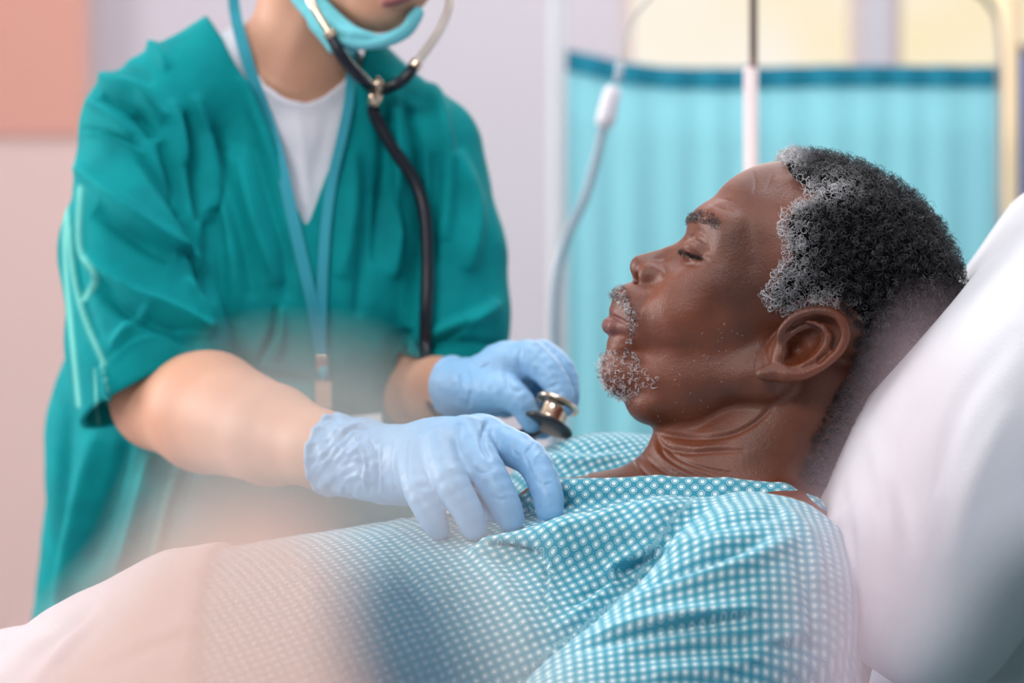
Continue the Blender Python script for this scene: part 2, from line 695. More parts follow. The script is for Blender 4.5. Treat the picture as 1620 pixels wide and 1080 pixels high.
# ------------------------------------------------------------------ infusion stand, bag and line
YI = 2.25
iv = empty('infusion_stand', (px(1189, YI), YI, 0), 'slim white telescopic infusion pole standing behind the forehead of the man', 'infusion stand')
wtube('pole', [(px(1188, YI), YI, 0.12), (px(1188, YI), YI, pz(108, YI))], 0.0066, mat('pinkish_white_pole', srgb(216, 196, 196), rough=0.3, spec=0.6), iv, seg=24)
wtube('inner_pole', [(px(1192, YI), YI, pz(118, YI)), (px(1192, YI), YI, 2.1)], 0.0037, mat('brushed_pole', srgb(150, 128, 122), rough=0.3, metal=0.8), iv, seg=20)
hz = 2.09
wtube('hook', [(px(1192, YI), YI, hz), (px(1192, YI) - 0.05, YI, hz + 0.02), (px(1192, YI) - 0.09, YI, hz - 0.005), (px(1192, YI) - 0.10, YI, hz + 0.03)], 0.003, M_grey, iv)
wtube('hook', [(px(1192, YI), YI, hz), (px(1192, YI) + 0.05, YI, hz + 0.02), (px(1192, YI) + 0.09, YI, hz - 0.005), (px(1192, YI) + 0.10, YI, hz + 0.03)], 0.003, M_grey, iv)
for k in range(5):
    a = 2 * math.pi * k / 5 + 0.3
    bx_, by_ = px(1188, YI), YI + 0.18
    ex, ey = px(1188, YI) + 0.2 * math.cos(a), YI + 0.2 * math.sin(a) * 0.8
    wtube('leg', [(px(1188, YI), YI, 0.125), (ex, ey, 0.06)], 0.009, M_grey, iv)
    V, F = lathe([(0, -0.012), (0.024, -0.012), (0.028, 0), (0.024, 0.012), (0, 0.012)], 18, Matrix.Translation((ex, ey, 0.028)) @ Matrix.Rotation(math.pi / 2, 4, 'X'))
    adopt(iv, new_mesh('caster', V, F, mat('caster_rubber', srgb(60, 60, 64), rough=0.6)))

M_bag = mat('clear_bag_plastic', srgb(228, 236, 240), rough=0.15, spec=0.6)
M_bag.node_tree.nodes['Principled BSDF'].inputs['Transmission Weight'].default_value = 0.75
bx = px(1192, YI) - 0.10
bag = empty('infusion_bag', (bx, YI, 1.78), 'clear infusion bag hanging above the picture from the pole', 'infusion bag')
V = []
F = []
nb_ = 12
for j in range(9):
    for i in range(nb_):
        a = 2 * math.pi * i / nb_
        t = j / 8
        wx_ = 0.055 * (0.6 + 0.4 * math.sin(math.pi * min(1, t * 1.1 + 0.05)))
        wy_ = 0.018 * math.sin(math.pi * (0.05 + 0.9 * t)) + 0.002
        V.append((bx + wx_ * math.cos(a), YI + wy_ * math.sin(a), 1.82 + 0.25 * t))
for j in range(8):
    for i in range(nb_):
        F.append((j * nb_ + i, j * nb_ + (i + 1) % nb_, (j + 1) * nb_ + (i + 1) % nb_, (j + 1) * nb_ + i))
F += [tuple(range(nb_))[::-1], tuple(8 * nb_ + i for i in range(nb_))]
adopt(bag, new_mesh('pouch', V, F, M_bag))
V, F = tube([(bx, YI, 1.825), (bx, YI, 1.79)], [0.008, 0.006], 14)
adopt(bag, new_mesh('port', V, F, mat('port_plastic', srgb(210, 220, 230), rough=0.3)))

YT = 2.3
M_tube = mat('clear_tubing', srgb(186, 206, 220), rough=0.25, spec=0.6)
M_tube.node_tree.nodes['Principled BSDF'].inputs['Transmission Weight'].default_value = 0.35
ln = empty('infusion_line', (px(960, YT), YT, pz(170, YT)), 'thin clear infusion tube with a white drip chamber hanging in front of the cyan curtain', 'infusion tube')
wtube('tubing', [(bx, YI, 1.795), (px(1072, YT), YT, pz(-90, YT)), (px(1040, YT), YT, pz(-20, YT)), (px(1006, YT), YT, pz(24, YT)), (px(988, YT), YT, pz(66, YT)), (px(981, YT), YT, pz(106, YT))], 0.0016, mat('shaded_tubing', srgb(200, 196, 190), rough=0.3), ln)
wtube('connector', [(px(981, YT), YT, pz(100, YT)), (px(977, YT), YT, pz(132, YT))], 0.0042, M_tube, ln)
V, F = lathe([(0.0, 0.0), (0.0052, 0.0), (0.0086, 0.003), (0.0092, 0.010), (0.0082, 0.034), (0.0060, 0.040), (0.0, 0.041)], 24,
             Matrix.Translation(PW(955, 202, YT)) @ (PW(972, 130, YT) - PW(955, 202, YT)).to_track_quat('Z', 'Y').to_matrix().to_4x4())
o = new_mesh('drip_chamber', V, F, mat('white_plastic', srgb(238, 232, 240), rough=0.35))
o['label'] = 'white drip chamber'
adopt(ln, o)
wtube('tubing', [(px(955, YT), YT, pz(198, YT)), (px(940, YT), YT, pz(262, YT)), (px(922, YT), YT, pz(320, YT)), (px(898, YT), YT, pz(372, YT)), (px(884, YT), YT, pz(420, YT)),
                 (px(878, YT), YT, pz(470, YT)), (px(877, YT), YT, pz(560, YT)), (px(880, YT), YT, pz(760, YT)), (px(930, 2.25), 2.25, pz(900, 2.25)), (px(1000, 2.25), 2.28, 0.86)], 0.0046, M_tube, ln)

# ------------------------------------------------------------------ panels added to imitate haze, close to the camera and out of focus


def haze_mat(name, col, op):  # half see-through material that imitates haze
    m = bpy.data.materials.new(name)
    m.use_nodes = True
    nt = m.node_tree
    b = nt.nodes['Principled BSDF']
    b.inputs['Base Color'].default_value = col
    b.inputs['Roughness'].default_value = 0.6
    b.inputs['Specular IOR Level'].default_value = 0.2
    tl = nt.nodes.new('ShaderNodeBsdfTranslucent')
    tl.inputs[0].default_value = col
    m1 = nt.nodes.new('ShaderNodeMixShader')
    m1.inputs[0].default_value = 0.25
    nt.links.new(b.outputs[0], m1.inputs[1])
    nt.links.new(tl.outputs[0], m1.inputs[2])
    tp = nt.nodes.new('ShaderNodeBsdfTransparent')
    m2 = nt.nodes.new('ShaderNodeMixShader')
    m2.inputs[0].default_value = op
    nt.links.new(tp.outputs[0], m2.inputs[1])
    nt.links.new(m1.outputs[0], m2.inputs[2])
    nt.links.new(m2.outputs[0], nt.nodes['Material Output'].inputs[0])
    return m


def panel(name, outline, Y, th, m, parent, label=None):
    """added haze panel: smooth closed outline, rounded and thinner towards its rim"""
    pts = smooth_poly(list(outline) + [outline[0]], 6)[:-1]
    c = pts.mean(0)
    V, F = [], []
    n = len(pts)
    levels = [(1.0, 0.0), (0.97, 0.35), (0.9, 0.5), (0.9, 0.5)]
    rings = [(1.0, 0.0), (0.985, -0.3), (0.95, -0.5), (0.0, -0.5)]
    idx = []
    for s, h in [(0.95, -0.5), (0.985, -0.3), (1.0, 0.0), (0.985, 0.3), (0.95, 0.5)]:
        idx.append(len(V))
        for p in pts:
            q = c + (p - c) * s
            V.append((px(q[0], Y), Y + h * th, pz(q[1], Y)))
    for k in range(4):
        for i in range(n):
            j = (i + 1) % n
            F.append((idx[k] + i, idx[k] + j, idx[k + 1] + j, idx[k + 1] + i))
    F.append(tuple(range(n))[::-1])
    F.append(tuple(idx[4] + i for i in range(n)))
    o = new_mesh(name, V, F, m, smooth=False)
    if label:
        o['label'] = label
    adopt(parent, o)
    return o


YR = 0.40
rail = empty('haze_panels', (px(700, YR), YR, 0.0), 'blurred translucent panels added to imitate haze in the near foreground along the lower edge', 'haze panel')  # root of the added see-through panels; their blur stands in for haze
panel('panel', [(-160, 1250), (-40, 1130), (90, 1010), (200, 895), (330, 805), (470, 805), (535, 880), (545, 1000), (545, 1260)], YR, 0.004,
      haze_mat('peach_haze', srgb(255, 224, 212), 0.52), rail, 'peach haze panel')
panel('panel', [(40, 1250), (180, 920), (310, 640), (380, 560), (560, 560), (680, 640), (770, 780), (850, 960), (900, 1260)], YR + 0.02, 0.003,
      haze_mat('pale_haze', srgb(232, 228, 224), 0.24), rail, 'thin pale haze panel')
panel('haze_panel', [(548, 1260), (542, 1000), (556, 900), (610, 862), (680, 880), (735, 960), (775, 1260)], YR + 0.015, 0.006,
      haze_mat('blue_grey_haze', srgb(92, 132, 160), 0.5), rail, 'blue grey haze panel')
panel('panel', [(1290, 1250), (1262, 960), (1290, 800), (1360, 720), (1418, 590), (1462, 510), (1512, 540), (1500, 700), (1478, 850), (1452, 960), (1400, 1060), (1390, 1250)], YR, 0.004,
      haze_mat('pink_haze', srgb(246, 222, 232), 0.32), rail, 'pinkish haze panel')
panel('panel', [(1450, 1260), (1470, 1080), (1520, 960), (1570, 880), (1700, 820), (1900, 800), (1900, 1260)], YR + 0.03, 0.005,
      haze_mat('green_grey_haze', srgb(96, 118, 122), 0.6), rail, 'dark green grey haze panel')
for xa in (300, 1330):  # unseen stand added to carry the haze panels
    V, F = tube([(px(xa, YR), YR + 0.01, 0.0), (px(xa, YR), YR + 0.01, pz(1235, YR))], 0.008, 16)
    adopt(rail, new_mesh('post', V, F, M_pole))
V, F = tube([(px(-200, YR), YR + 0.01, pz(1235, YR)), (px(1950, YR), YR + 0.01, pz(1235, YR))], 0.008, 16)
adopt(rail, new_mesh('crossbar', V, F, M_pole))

# ------------------------------------------------------------------ the patient (frame at YP)
YP = 1.62
M_skin = mat('dark_skin', srgb(118, 60, 36), rough=0.45, spec=0.5, sss=0.10,
             bump=[(1100, 0.45, 0.0006), (420, 0.3, 0.0008), (90, 0.22, 0.002)],
             vary=(16, srgb(80, 40, 26), 0.36, 0.68))

HEAD_GROOVES = [
    # (polyline in photo px, width px, height px)
    ([(1088, 377), (1099, 374), (1111, 381), (1122, 394)], 2.6, -3.4),         # crease over the lid
    ([(1075, 395), (1086, 403), (1098, 408), (1113, 409)], 2.4, -4.6),       # closed lid line
    ([(1078, 390), (1090, 389), (1102, 395), (1112, 403)], 4.5, 2.8),         # lid swell
    ([(1078, 410), (1092, 418), (1106, 419), (1120, 412)], 3.0, -1.4),        # under eye
    ([(1112, 408), (1124, 415), (1136, 418)], 2.0, -1.2),
    ([(1112, 404), (1126, 403), (1138, 405)], 1.8, -0.9),
    ([(1046, 440), (1040, 455), (1024, 470), (1008, 492), (1001, 508)], 6, -3.0),   # nasolabial
    ([(1046, 418), (1053, 430), (1048, 446)], 3.5, -2.5),                            # behind the nose wing
    ([(962, 500), (972, 502), (984, 508), (997, 517)], 2.4, -5.0),                               # mouth line
    ([(996, 512), (1001, 522), (1003, 534)], 4, -2.2),
    ([(964, 536), (978, 541), (990, 546)], 7, -2.5),
    ([(1190, 270), (1195, 290), (1192, 306)], 2.5, -1.3),                             # forehead lines
    ([(1224, 264), (1219, 282), (1212, 300)], 2.2, -1.0),
    ([(1132, 312), (1150, 316), (1172, 322)], 2.5, -0.9),
    ([(1122, 322), (1142, 330), (1160, 336)], 2.5, -0.8),
    ([(1150, 470), (1120, 510), (1100, 560)], 22, -3.0),                             # hollow of the cheek
    ([(1215, 520), (1180, 590), (1120, 640)], 16, 1.5),
    # neck folds
    ([(1029, 680), (1060, 689), (1110, 693), (1160, 686), (1200, 664), (1232, 630)], 4.5, -4.5),
    ([(1036, 684), (1050, 706), (1085, 716), (1130, 714), (1180, 712)], 3.5, -3.0),
    ([(1040, 690), (1052, 722), (1085, 742), (1130, 758)], 3.2, -2.8),
    ([(1046, 702), (1075, 726), (1115, 741), (1160, 750)], 3.0, -2.6),
    ([(1006, 706), (1026, 728), (1054, 748), (1080, 762)], 3.2, -2.4),
    ([(1000, 716), (1010, 736), (1030, 756)], 3.0, -3.0),
    ([(1060, 702), (1100, 708), (1150, 704)], 4.0, 2.5),
    ([(1030, 692), (1040, 716), (1066, 738), (1100, 756)], 5.0, 3.0),
    # ear details
    ([(1196, 588), (1198, 570), (1206, 552)], 3.0, -1.5),
]


def f_skull(P):
    Q = P.copy()
    Q[:, 2] = np.abs(Q[:, 2])
    d = ell(Q, (1312, 428, 0), (200, 152, 182), ax=30)
    d = smin(d, ell(Q, (1213, 360, 0), (93, 94, 132)), 30)
    return d, Q


def f_face(P):
    d, Q = f_skull(P)
    # middle of the face
    d = smin(d, ell(Q, (1165, 470, 0), (112, 135, 132)), 40)
    # brow
    d = smin(d, chain(Q, [(1119, 352, 15), N(1134, 353, 70), N(1158, 368, 98), N(1180, 400, 100)], [24, 22, 20, 14], 14), 30)
    # outer rim of the eye socket
    d = smin(d, chain(Q, [N(1160, 374, 94), N(1154, 404, 97), N(1140, 436, 84)], [20, 22, 24], 10), 34)
    d = smin(d, ell(Q, (1236, 300, 0), (45, 32, 100)), 30)
    # cheekbone and cheek
    d = smin(d, ell(Q, N(1150, 446, 78), (62, 44, 46)), 26)
    d = smin(d, ell(Q, N(1100, 500, 55), (76, 72, 62)), 30)
    # jaw
    d = smin(d, cone(Q, N(1212, 592, 84), N(1020, 596, 22), 52, 38), 30)
    d = smin(d, ell(Q, (1098, 600, 0), (96, 88, 92)), 26)
    d = smin(d, ell(Q, (994, 586, 0), (43, 45, 50)), 16)
    # muzzle
    d = smin(d, ell(Q, (1024, 500, 0), (58, 56, 62)), 16)
    d = smin(d, ell(Q, (998, 476, 0), (27, 27, 44)), 12)
    d = smin(d, ell(Q, (984, 546, 0), (24, 26, 44)), 12)
    d = smin(d, ell(Q, (1036, 636, 0), (46, 37, 72)), 14)
    d = smin(d, ell(Q, N(1040, 508, 44), (48, 46, 30)), 24)
    # nose
    d = smin(d, chain(Q, [(1106, 388, 0), (1062, 405, 0), (1015, 421.5, 0)], [17, 15, 18.5], 6), 14)
    d = smin(d, ell(Q, (1032, 432, 0), (27, 22, 30)), 12)
    d = smin(d, ell(Q, N(1030, 435, 29), (20, 19, 13), ax=-12), 12)
    d = smin(d, cone(Q, (1085, 420, 20), N(1062, 440, 38), 24, 20), 22)
    # eye socket, eyeball with its lids
    d = smax(d, -ell(Q, N(1066, 389, 76), (30, 24, 38)), 26)
    d = smin(d, ell(Q, N(1108, 399, 64), (30, 27, 34)), 9)
    # lips
    d = smin(d, chain(Q, [(976, 492, 0), N(982, 496, 24), N(996, 513, 50)], [11.5, 10.5, 4], 4), 7)
    d = smin(d, chain(Q, [(966, 515, 0), N(973, 516, 24), N(995, 519, 48)], [14, 12, 5], 4), 7)
    # nostrils
    d = smax(d, -ell(Q, N(1010, 443, 19), (7, 13, 8.5), ax=-25), 4)
    return d, Q


EAR_PATH = [(1238, 548, 160), (1235, 532, 165), (1242, 516, 172), (1262, 499, 180), (1288, 492, 186), (1314, 494, 190), (1332, 508, 192),
            (1338, 528, 192), (1332, 548, 190), (1317, 565, 187), (1298, 580, 183), (1272, 591, 178), (1246, 593, 172)]
EAR_R = [5, 6, 6.5, 7, 7, 7.5, 8, 8, 7.5, 7, 7, 9, 11]
EARS = smooth_poly([N(*p) for p in EAR_PATH], 3)
EARR = smooth_poly([(r,) for r in EAR_R], 3)[:, 0]
ANTI = [(1302, 516, 184), (1311, 532, 185), (1306, 550, 184), (1290, 566, 181), (1268, 575, 177), (1246, 577, 172)]


def f_ear(Q):
    hel = chain(Q, EARS, EARR, 2)
    # plate of the ear
    c = np.array(N(1280, 545, 158))
    plate = ell(Q, c, (58, 42, 19), ax=-38)
    root = ell(Q, N(1262, 552, 128), (52, 40, 40), ax=-38)
    d = smin(smin(hel, plate, 8), root, 10)
    lobe = ell(Q, N(1232, 588, 160), (34, 15, 15), ax=-8)
    d = smin(d, lobe, 14)
    anti = chain(Q, [N(*p) for p in ANTI], [5, 7, 7, 7, 7, 6], 4)
    d = smin(d, anti, 6)
    tri = chain(Q, [N(1303, 524, 184), N(1290, 512, 180), N(1276, 508, 176)], [6, 4.5, 3], 3)
    d = smin(d, tri, 5)
    d = smax(d, -ell(Q, N(1268, 548, 181), (38, 21, 28), ax=-40), 6)
    d = smax(d, -ell(Q, N(1262, 552, 165), (16, 13, 20), ax=-40), 6)
    # scapha
    d = smax(d, -chain(Q, [N(1290, 502, 192), N(1316, 510, 195), N(1323, 530, 195), N(1314, 552, 194), N(1296, 570, 188)], [4, 5.5, 5.5, 5, 4], 3), 4)
    # tragus
    d = smin(d, ell(Q, N(1236, 560, 160), (13, 9, 11), ax=-50), 10)
    return d


def f_patient(P):
    d, Q = f_face(P)
    # neck
    neck = cone(P, (1275, 610, 0), (1165, 790, 0), 108, 140)
    neck = smin(neck, cone(P, (1085, 690, 0), (1068, 790, 0), 52, 66), 30)
    d = smin(d, neck, 12)
    d = smin(d, f_ear(Q), 5)
    # chest, belly, shoulders (under the gown)
    S = P.copy()
    S[:, 2] = S[:, 2] / 1.6
    body = chain(S, [(1160, 985, 0), (700, 1015, 0), (330, 1085, 0)], [195, 190, 200]) 
    d = smin(d, body, 60)
    d = smin(d, chain(Q, [(1225, 840, 170), (1192, 955, 340)], [76, 88], 10), 60)
    # upper arm and forearm
    d = smin(d, chain(Q, [(1190, 972, 362), (980, 1190, 410), (470, 1248, 335)], [86, 73, 46], 10), 20)
    hand = ell(Q, (400, 1262, 322), (62, 24, 44))
    for k in range(4):
        hand = smin(hand, chain(Q, [(360, 1262, 292 + 22 * k), (290, 1268, 288 + 24 * k), (236 + 8 * abs(k - 1.4), 1282, 288 + 24 * k)], [11, 10, 8]), 5)
    hand = smin(hand, chain(Q, [(430, 1260, 285), (380, 1262, 258), (338, 1268, 252)], [14, 12, 9]), 8)
    d = smin(d, hand, 10)
    # upper chest below the throat
    d = smin(d, chain(P, [(1150, 830, 0), (1040, 808, 0), (880, 838, 0), (700, 930, 0)], [95, 78, 78, 60], 20), 34)
    # legs under the blanket
    d = smin(d, chain(Q, [(330, 1085, 150), (160, 1160, 150), (-100, 1195, 170), (-700, 1225, 190), (-1500, 1245, 190)], [150, 120, 95, 72, 46], 20), 40)
    return d



def in_poly(x, y, poly):
    c = np.zeros(x.shape, bool)
    n = len(poly)
    for i in range(n):
        x0, y0 = poly[i]
        x1, y1 = poly[(i + 1) % n]
        k = ((y0 > y) != (y1 > y)) & (x < (x1 - x0) * (y - y0) / ((y1 - y0) + 1e-9) + x0)
        c ^= k
    return c


# one continuous surface: fine voxels for head and throat, coarse ones for the rest, joined at a cut under the gown
V, Q = iso(f_patient, (930, 230, -330), (1530, 880, 330), 2.7)
Nn = vnormals(V, Q)
V = crease(V, Nn, HEAD_GROOVES)
HV, HQ, HN = V, Q, vnormals(V, Q)
V2, Q2 = iso(f_patient, (-1600, 700, -620), (1530, 1420, 620), 14)
inside = (V2[:, 0] > 950) & (V2[:, 1] < 840) & (np.abs(V2[:, 2]) < 300)
keep = ~(inside[Q2].all(1))
V2s = V2 - vnormals(V2, Q2) * 2.0
body_V = np.concatenate([V, V2s])
body_Q = np.concatenate([Q, Q2[keep] + len(V)])
bu, bv = proj(body_V * np.array([1, 1, 1.0]))
bm_ = body_V.copy()
bm_[:, 2] = np.abs(bm_[:, 2])
lu, lv = proj(bm_)
LIP = [(962, 486), (972, 486), (984, 496), (997, 515), (985, 526), (968, 531), (946, 530), (944, 505)]
d_lip, _ = seg2(lu, lv, LIP + [LIP[0]])
patient = empty('person', (0.10, YP, 0.0), 'older man in a blue dotted hospital gown lying back on the pillow with eyes closed', 'person')
pb = new_mesh('body', to_world(body_V, YP), body_Q, M_skin)
adopt(patient, pb)
tone = np.clip(0.5 + (np.where(in_poly(lu, lv, LIP), d_lip, -d_lip)) / 5.0, 0, 1)
attr(pb, 'lip', tone)
nt_ = M_skin.node_tree
b_ = nt_.nodes['Principled BSDF']
src_ = b_.inputs['Base Color'].links[0].from_socket
at_ = nt_.nodes.new('ShaderNodeAttribute')
at_.attribute_name = 'lip'
mx_ = nt_.nodes.new('ShaderNodeMix')
mx_.data_type = 'RGBA'
nt_.links.new(at_.outputs['Fac'], mx_.inputs[0])
nt_.links.new(src_, mx_.inputs[6])
mx_.inputs[7].default_value = srgb(112, 62, 54)
nt_.links.new(mx_.outputs[2], b_.inputs['Base Color'])


qc = HV[HQ].mean(1)
qn = HN[HQ].mean(1)
qa = np.linalg.norm(np.cross(HV[HQ[:, 2]] - HV[HQ[:, 0]], HV[HQ[:, 3]] - HV[HQ[:, 1]]), axis=1)
qm = qc.copy()
qm[:, 2] = np.abs(qm[:, 2])
qu, qv = proj(qm)
HAIRLINE = [(1238, 262), (1250, 280), (1268, 300), (1276, 312), (1254, 322), (1238, 336), (1232, 360), (1240, 385), (1244, 405), (1226, 428),
            (1206, 462), (1212, 490), (1240, 497), (1266, 488), (1296, 478), (1335, 488), (1356, 516), (1352, 560), (1338, 600), (1312, 640),
            (1288, 690), (1262, 760), (1420, 800), (1600, 560), (1600, 380), (1480, 230), (1300, 200), (1238, 215)]
hair_q = in_poly(qu, qv, HAIRLINE) & (qn[:, 0] * 0 + 1 > 0)
hd, _ = seg2(qu, qv, HAIRLINE[:22])


def thick(u, v, dline):
    """length of the hair mass in px over the scalp"""
    t = 26 * np.clip(dline / 34.0, 0.22, 1.0)
    tuft = np.exp(-(((u - 1262) / 40) ** 2 + ((v - 272) / 30) ** 2))
    t = np.maximum(t, 30 * tuft)
    nape = np.clip((v - 560) / 120, 0, 1) * (u < 1420)
    return t * (1 - 0.6 * nape)


def curls(idx, n, seed, hfun, rad, wire, turns, pts=9, lift=0.0):
    """n small coils rooted on the quads idx; returns verts, quads, per-curl index"""
    r = np.random.default_rng(seed)
    p = qa[idx] / qa[idx].sum()
    pick = r.choice(idx, n, p=p)
    base = qc[pick] + r.normal(size=(n, 3)) * 1.2
    nn = qn[pick]
    h = hfun(pick, r)
    cen = base + nn * h[:, None]
    # axis of every coil
    ax = nn * 0.55 + r.normal(size=(n, 3)) * 0.75
    ax /= np.linalg.norm(ax, axis=1)[:, None]
    a = np.cross(ax, r.normal(size=(n, 3)))
    a /= np.linalg.norm(a, axis=1)[:, None]
    b = np.cross(ax, a)
    R_ = rad * (0.6 + 0.8 * r.random(n))
    T = turns * (0.6 + 0.8 * r.random(n))
    t = np.linspace(0, 1, pts)
    ph = r.random(n) * 6.28
    ang = ph[:, None] + T[:, None] * 2 * np.pi * t[None]
    rr = R_[:, None] * (0.75 + 0.5 * t[None])
    Pth = cen[:, None] + (a[:, None] * np.cos(ang)[..., None] + b[:, None] * np.sin(ang)[..., None]) * rr[..., None] + ax[:, None] * ((t[None] - 0.5) * R_[:, None] * 2.2)[..., None]
    tan = np.gradient(Pth, axis=1)
    tan /= np.linalg.norm(tan, axis=2)[..., None] + 1e-9
    s1 = np.cross(tan, ax[:, None] + 0.01)
    s1 /= np.linalg.norm(s1, axis=2)[..., None] + 1e-9
    s2 = np.cross(tan, s1)
    w = wire * (1 - 0.6 * t[None, :, None])
    V = np.stack([Pth + (s1 * math.cos(k * 2.0944) + s2 * math.sin(k * 2.0944)) * w for k in range(3)], 2)   # n,pts,3,3
    g = np.arange(n * pts * 3).reshape(n, pts, 3)
    F = np.stack([np.stack([g[:, :-1, k], g[:, :-1, (k + 1) % 3], g[:, 1:, (k + 1) % 3], g[:, 1:, k]], -1) for k in range(3)], 2).reshape(-1, 4)
    return V.reshape(-1, 3), F, pick, pts * 3, cen


def strand_mat(name, dark, grey):
    m = bpy.data.materials.new(name)
    m.use_nodes = True
    nt = m.node_tree
    b = nt.nodes['Principled BSDF']
    at = nt.nodes.new('ShaderNodeAttribute')
    at.attribute_name = 'grey'
    mx = nt.nodes.new('ShaderNodeMix')
    mx.data_type = 'RGBA'
    mx.inputs[6].default_value = dark
    mx.inputs[7].default_value = grey
    nt.links.new(at.outputs['Fac'], mx.inputs[0])
    nt.links.new(mx.outputs[2], b.inputs['Base Color'])
    b.inputs['Roughness'].default_value = 0.45
    b.inputs['Specular IOR Level'].default_value = 0.4
    return m


M_curl = strand_mat('greying_curls', srgb(12, 15, 23), srgb(226, 224, 228))
M_scalp = mat('hair_undercoat', srgb(10, 10, 13), rough=0.95, spec=0.1, bump=[(700, 1.0, 0.002)])

hidx = np.nonzero(hair_q & (qc[:, 2] > -190))[0]
TH = thick(qu, qv, hd)
# dark woolly undercoat: the scalp pushed out by part of the hair's length
sel = np.unique(HQ[hair_q])
mp = -np.ones(len(HV), int)
mp[sel] = np.arange(len(sel))
vm = HV[sel].copy()
vm[:, 2] = np.abs(vm[:, 2])
su, sv = proj(vm)
sd, _ = seg2(su, sv, HAIRLINE[:22])
sth = thick(su, sv, sd)
uc = HV[sel] + HN[sel] * (sth * 0.5 * np.clip(sd / 60, 0, 1) - 1.0 + 2.2 * unit_noise(HV[sel], 22, 3) * np.clip(sd / 30, 0, 1))[:, None]
under_V, under_F = uc, mp[HQ[hair_q]]

cv, cf, pick, per, cen = curls(hidx, 15000, 11, lambda p, r: TH[p] * (0.2 + 0.83 * r.random(len(p)) ** 0.8), 4.3, 0.55, 1.25)
cu, cw = qu[pick], qv[pick]
# how grey each curl is: temples and the front are the whitest
r_ = np.random.default_rng(5)
tem = np.exp(-(hd[pick] / 22.0) ** 2) * ((cu < 1330) & (cw > 290) & (cw < 510))
tem = np.maximum(tem, 0.9 * np.exp(-(((cu - 1305) / 42) ** 2 + ((cw - 312) / 20) ** 2)))
tem = np.maximum(tem, 0.85 * np.exp(-(((cu - 1246) / 24) ** 2 + ((cw - 262) / 26) ** 2)))
tem = np.maximum(tem, 0.6 * np.exp(-(((cu - 1256) / 28) ** 2 + ((cw - 400) / 70) ** 2)))
patch = np.clip(unit_noise(cen, 70, 9) * 0.5 + 0.35, 0, 1)
grey = np.clip(1.15 * tem + (0.03 + 0.36 * patch) * (r_.random(len(pick)) > 0.76) + 0.05 * r_.random(len(pick)), 0, 1)
grey *= 0.6 + 0.4 * r_.random(len(pick))
hv = np.concatenate([under_V, cv])
hf = np.concatenate([under_F, cf + len(under_V)])
hair = new_mesh('hair', to_world(hv, YP), hf, M_scalp)
hair.data.materials.append(M_curl)
mi = np.zeros(len(hair.data.polygons), dtype=np.int32)
mi[len(under_F):] = 1
hair.data.polygons.foreach_set('material_index', mi)
attr(hair, 'grey', np.concatenate([np.zeros(len(under_V)), np.repeat(grey, per)]))
hair['label'] = 'short curly black hair turning grey at the temple'
adopt(patient, hair)


def whiskers(name, poly, n, seed, rad, wire, turns, lift, greyf, label, side=0, pts=7):
    m = in_poly(qu, qv, poly)
    if side:
        m &= qc[:, 2] * side > 4
    idx = np.nonzero(m)[0]
    v, f, pk, per, cen = curls(idx, n, seed, lambda p, r: lift * (0.2 + r.random(len(p))), rad, wire, turns, pts)
    o = new_mesh(name, to_world(v, YP), f, M_curl)
    r = np.random.default_rng(seed + 1)
    attr(o, 'grey', np.repeat(greyf(qu[pk], qv[pk], r.random(len(pk))), per))
    if label:
        o['label'] = label
    adopt(patient, o)
    return o


whiskers('moustache', [(966, 470), (974, 458), (988, 453), (997, 466), (1004, 486), (1007, 510), (1004, 540), (996, 538), (998, 514), (990, 494), (978, 478)],
         460, 21, 2.5, 0.42, 0.8, 4.5, lambda u, v, q: np.clip(0.15 + 0.8 * (q > 0.45) * np.clip((u - 968) / 14, 0.1, 1), 0, 1), 'short grey moustache')
whiskers('goatee', [(948, 566), (968, 556), (990, 552), (1004, 560), (1022, 588), (1042, 598), (1038, 612), (1016, 624), (994, 634), (972, 628), (946, 604)],
         640, 22, 2.8, 0.42, 0.8, 5.0, lambda u, v, q: np.clip(0.1 + 0.95 * (q > 0.3), 0, 1), 'short white curly chin beard')
for sd_ in (1, -1):
    whiskers('eyebrow', [(1086, 352), (1092, 340), (1110, 334), (1130, 340), (1142, 354), (1136, 362), (1118, 354), (1104, 352)],
             300, 23, 2.6, 0.42, 0.5, 2.6, lambda u, v, q: 0.04 + 0.35 * (q > 0.8), None, sd_)
whiskers('stubble', [(1010, 640), (1050, 600), (1110, 520), (1170, 480), (1190, 500), (1180, 580), (1120, 660), (1050, 670)],
         120, 24, 1.2, 0.3, 0.3, 1.0, lambda u, v, q: 0.1 + 0.9 * (q > 0.5), None, 1)
for sd_ in (1, -1):
    whiskers('eyelashes', [(1074, 398), (1082, 405), (1096, 410), (1112, 411), (1112, 405), (1096, 402), (1080, 396)],
             220, 25, 2.4, 0.45, 0.4, 1.6, lambda u, v, q: 0 * q, None, sd_)

# ------------------------------------------------------------------ hospital gown of the patient


def poly_sdf(x, y, poly):
    """signed distance to a closed polygon, negative inside"""
    poly = np.asarray(poly, dtype=np.float64)
    d = np.full(x.shape, 1e9)
    n = len(poly)
    for i in range(n):
        a, b = poly[i], poly[(i + 1) % n]
        ba = b - a
        t = np.clip(((x - a[0]) * ba[0] + (y - a[1]) * ba[1]) / ((ba ** 2).sum() + 1e-9), 0, 1)
        d = np.minimum(d, np.hypot(x - a[0] - t * ba[0], y - a[1] - t * ba[1]))
    return np.where(in_poly(x, y, [tuple(p) for p in poly]), -d, d)


def f_sleeve(P):
    d = chain(P, [N(1205, 945, 330), N(1196, 960, 395), N(960, 1165, 440), N(820, 1290, 430)], [150, 138, 128, 112], 30)
    return d


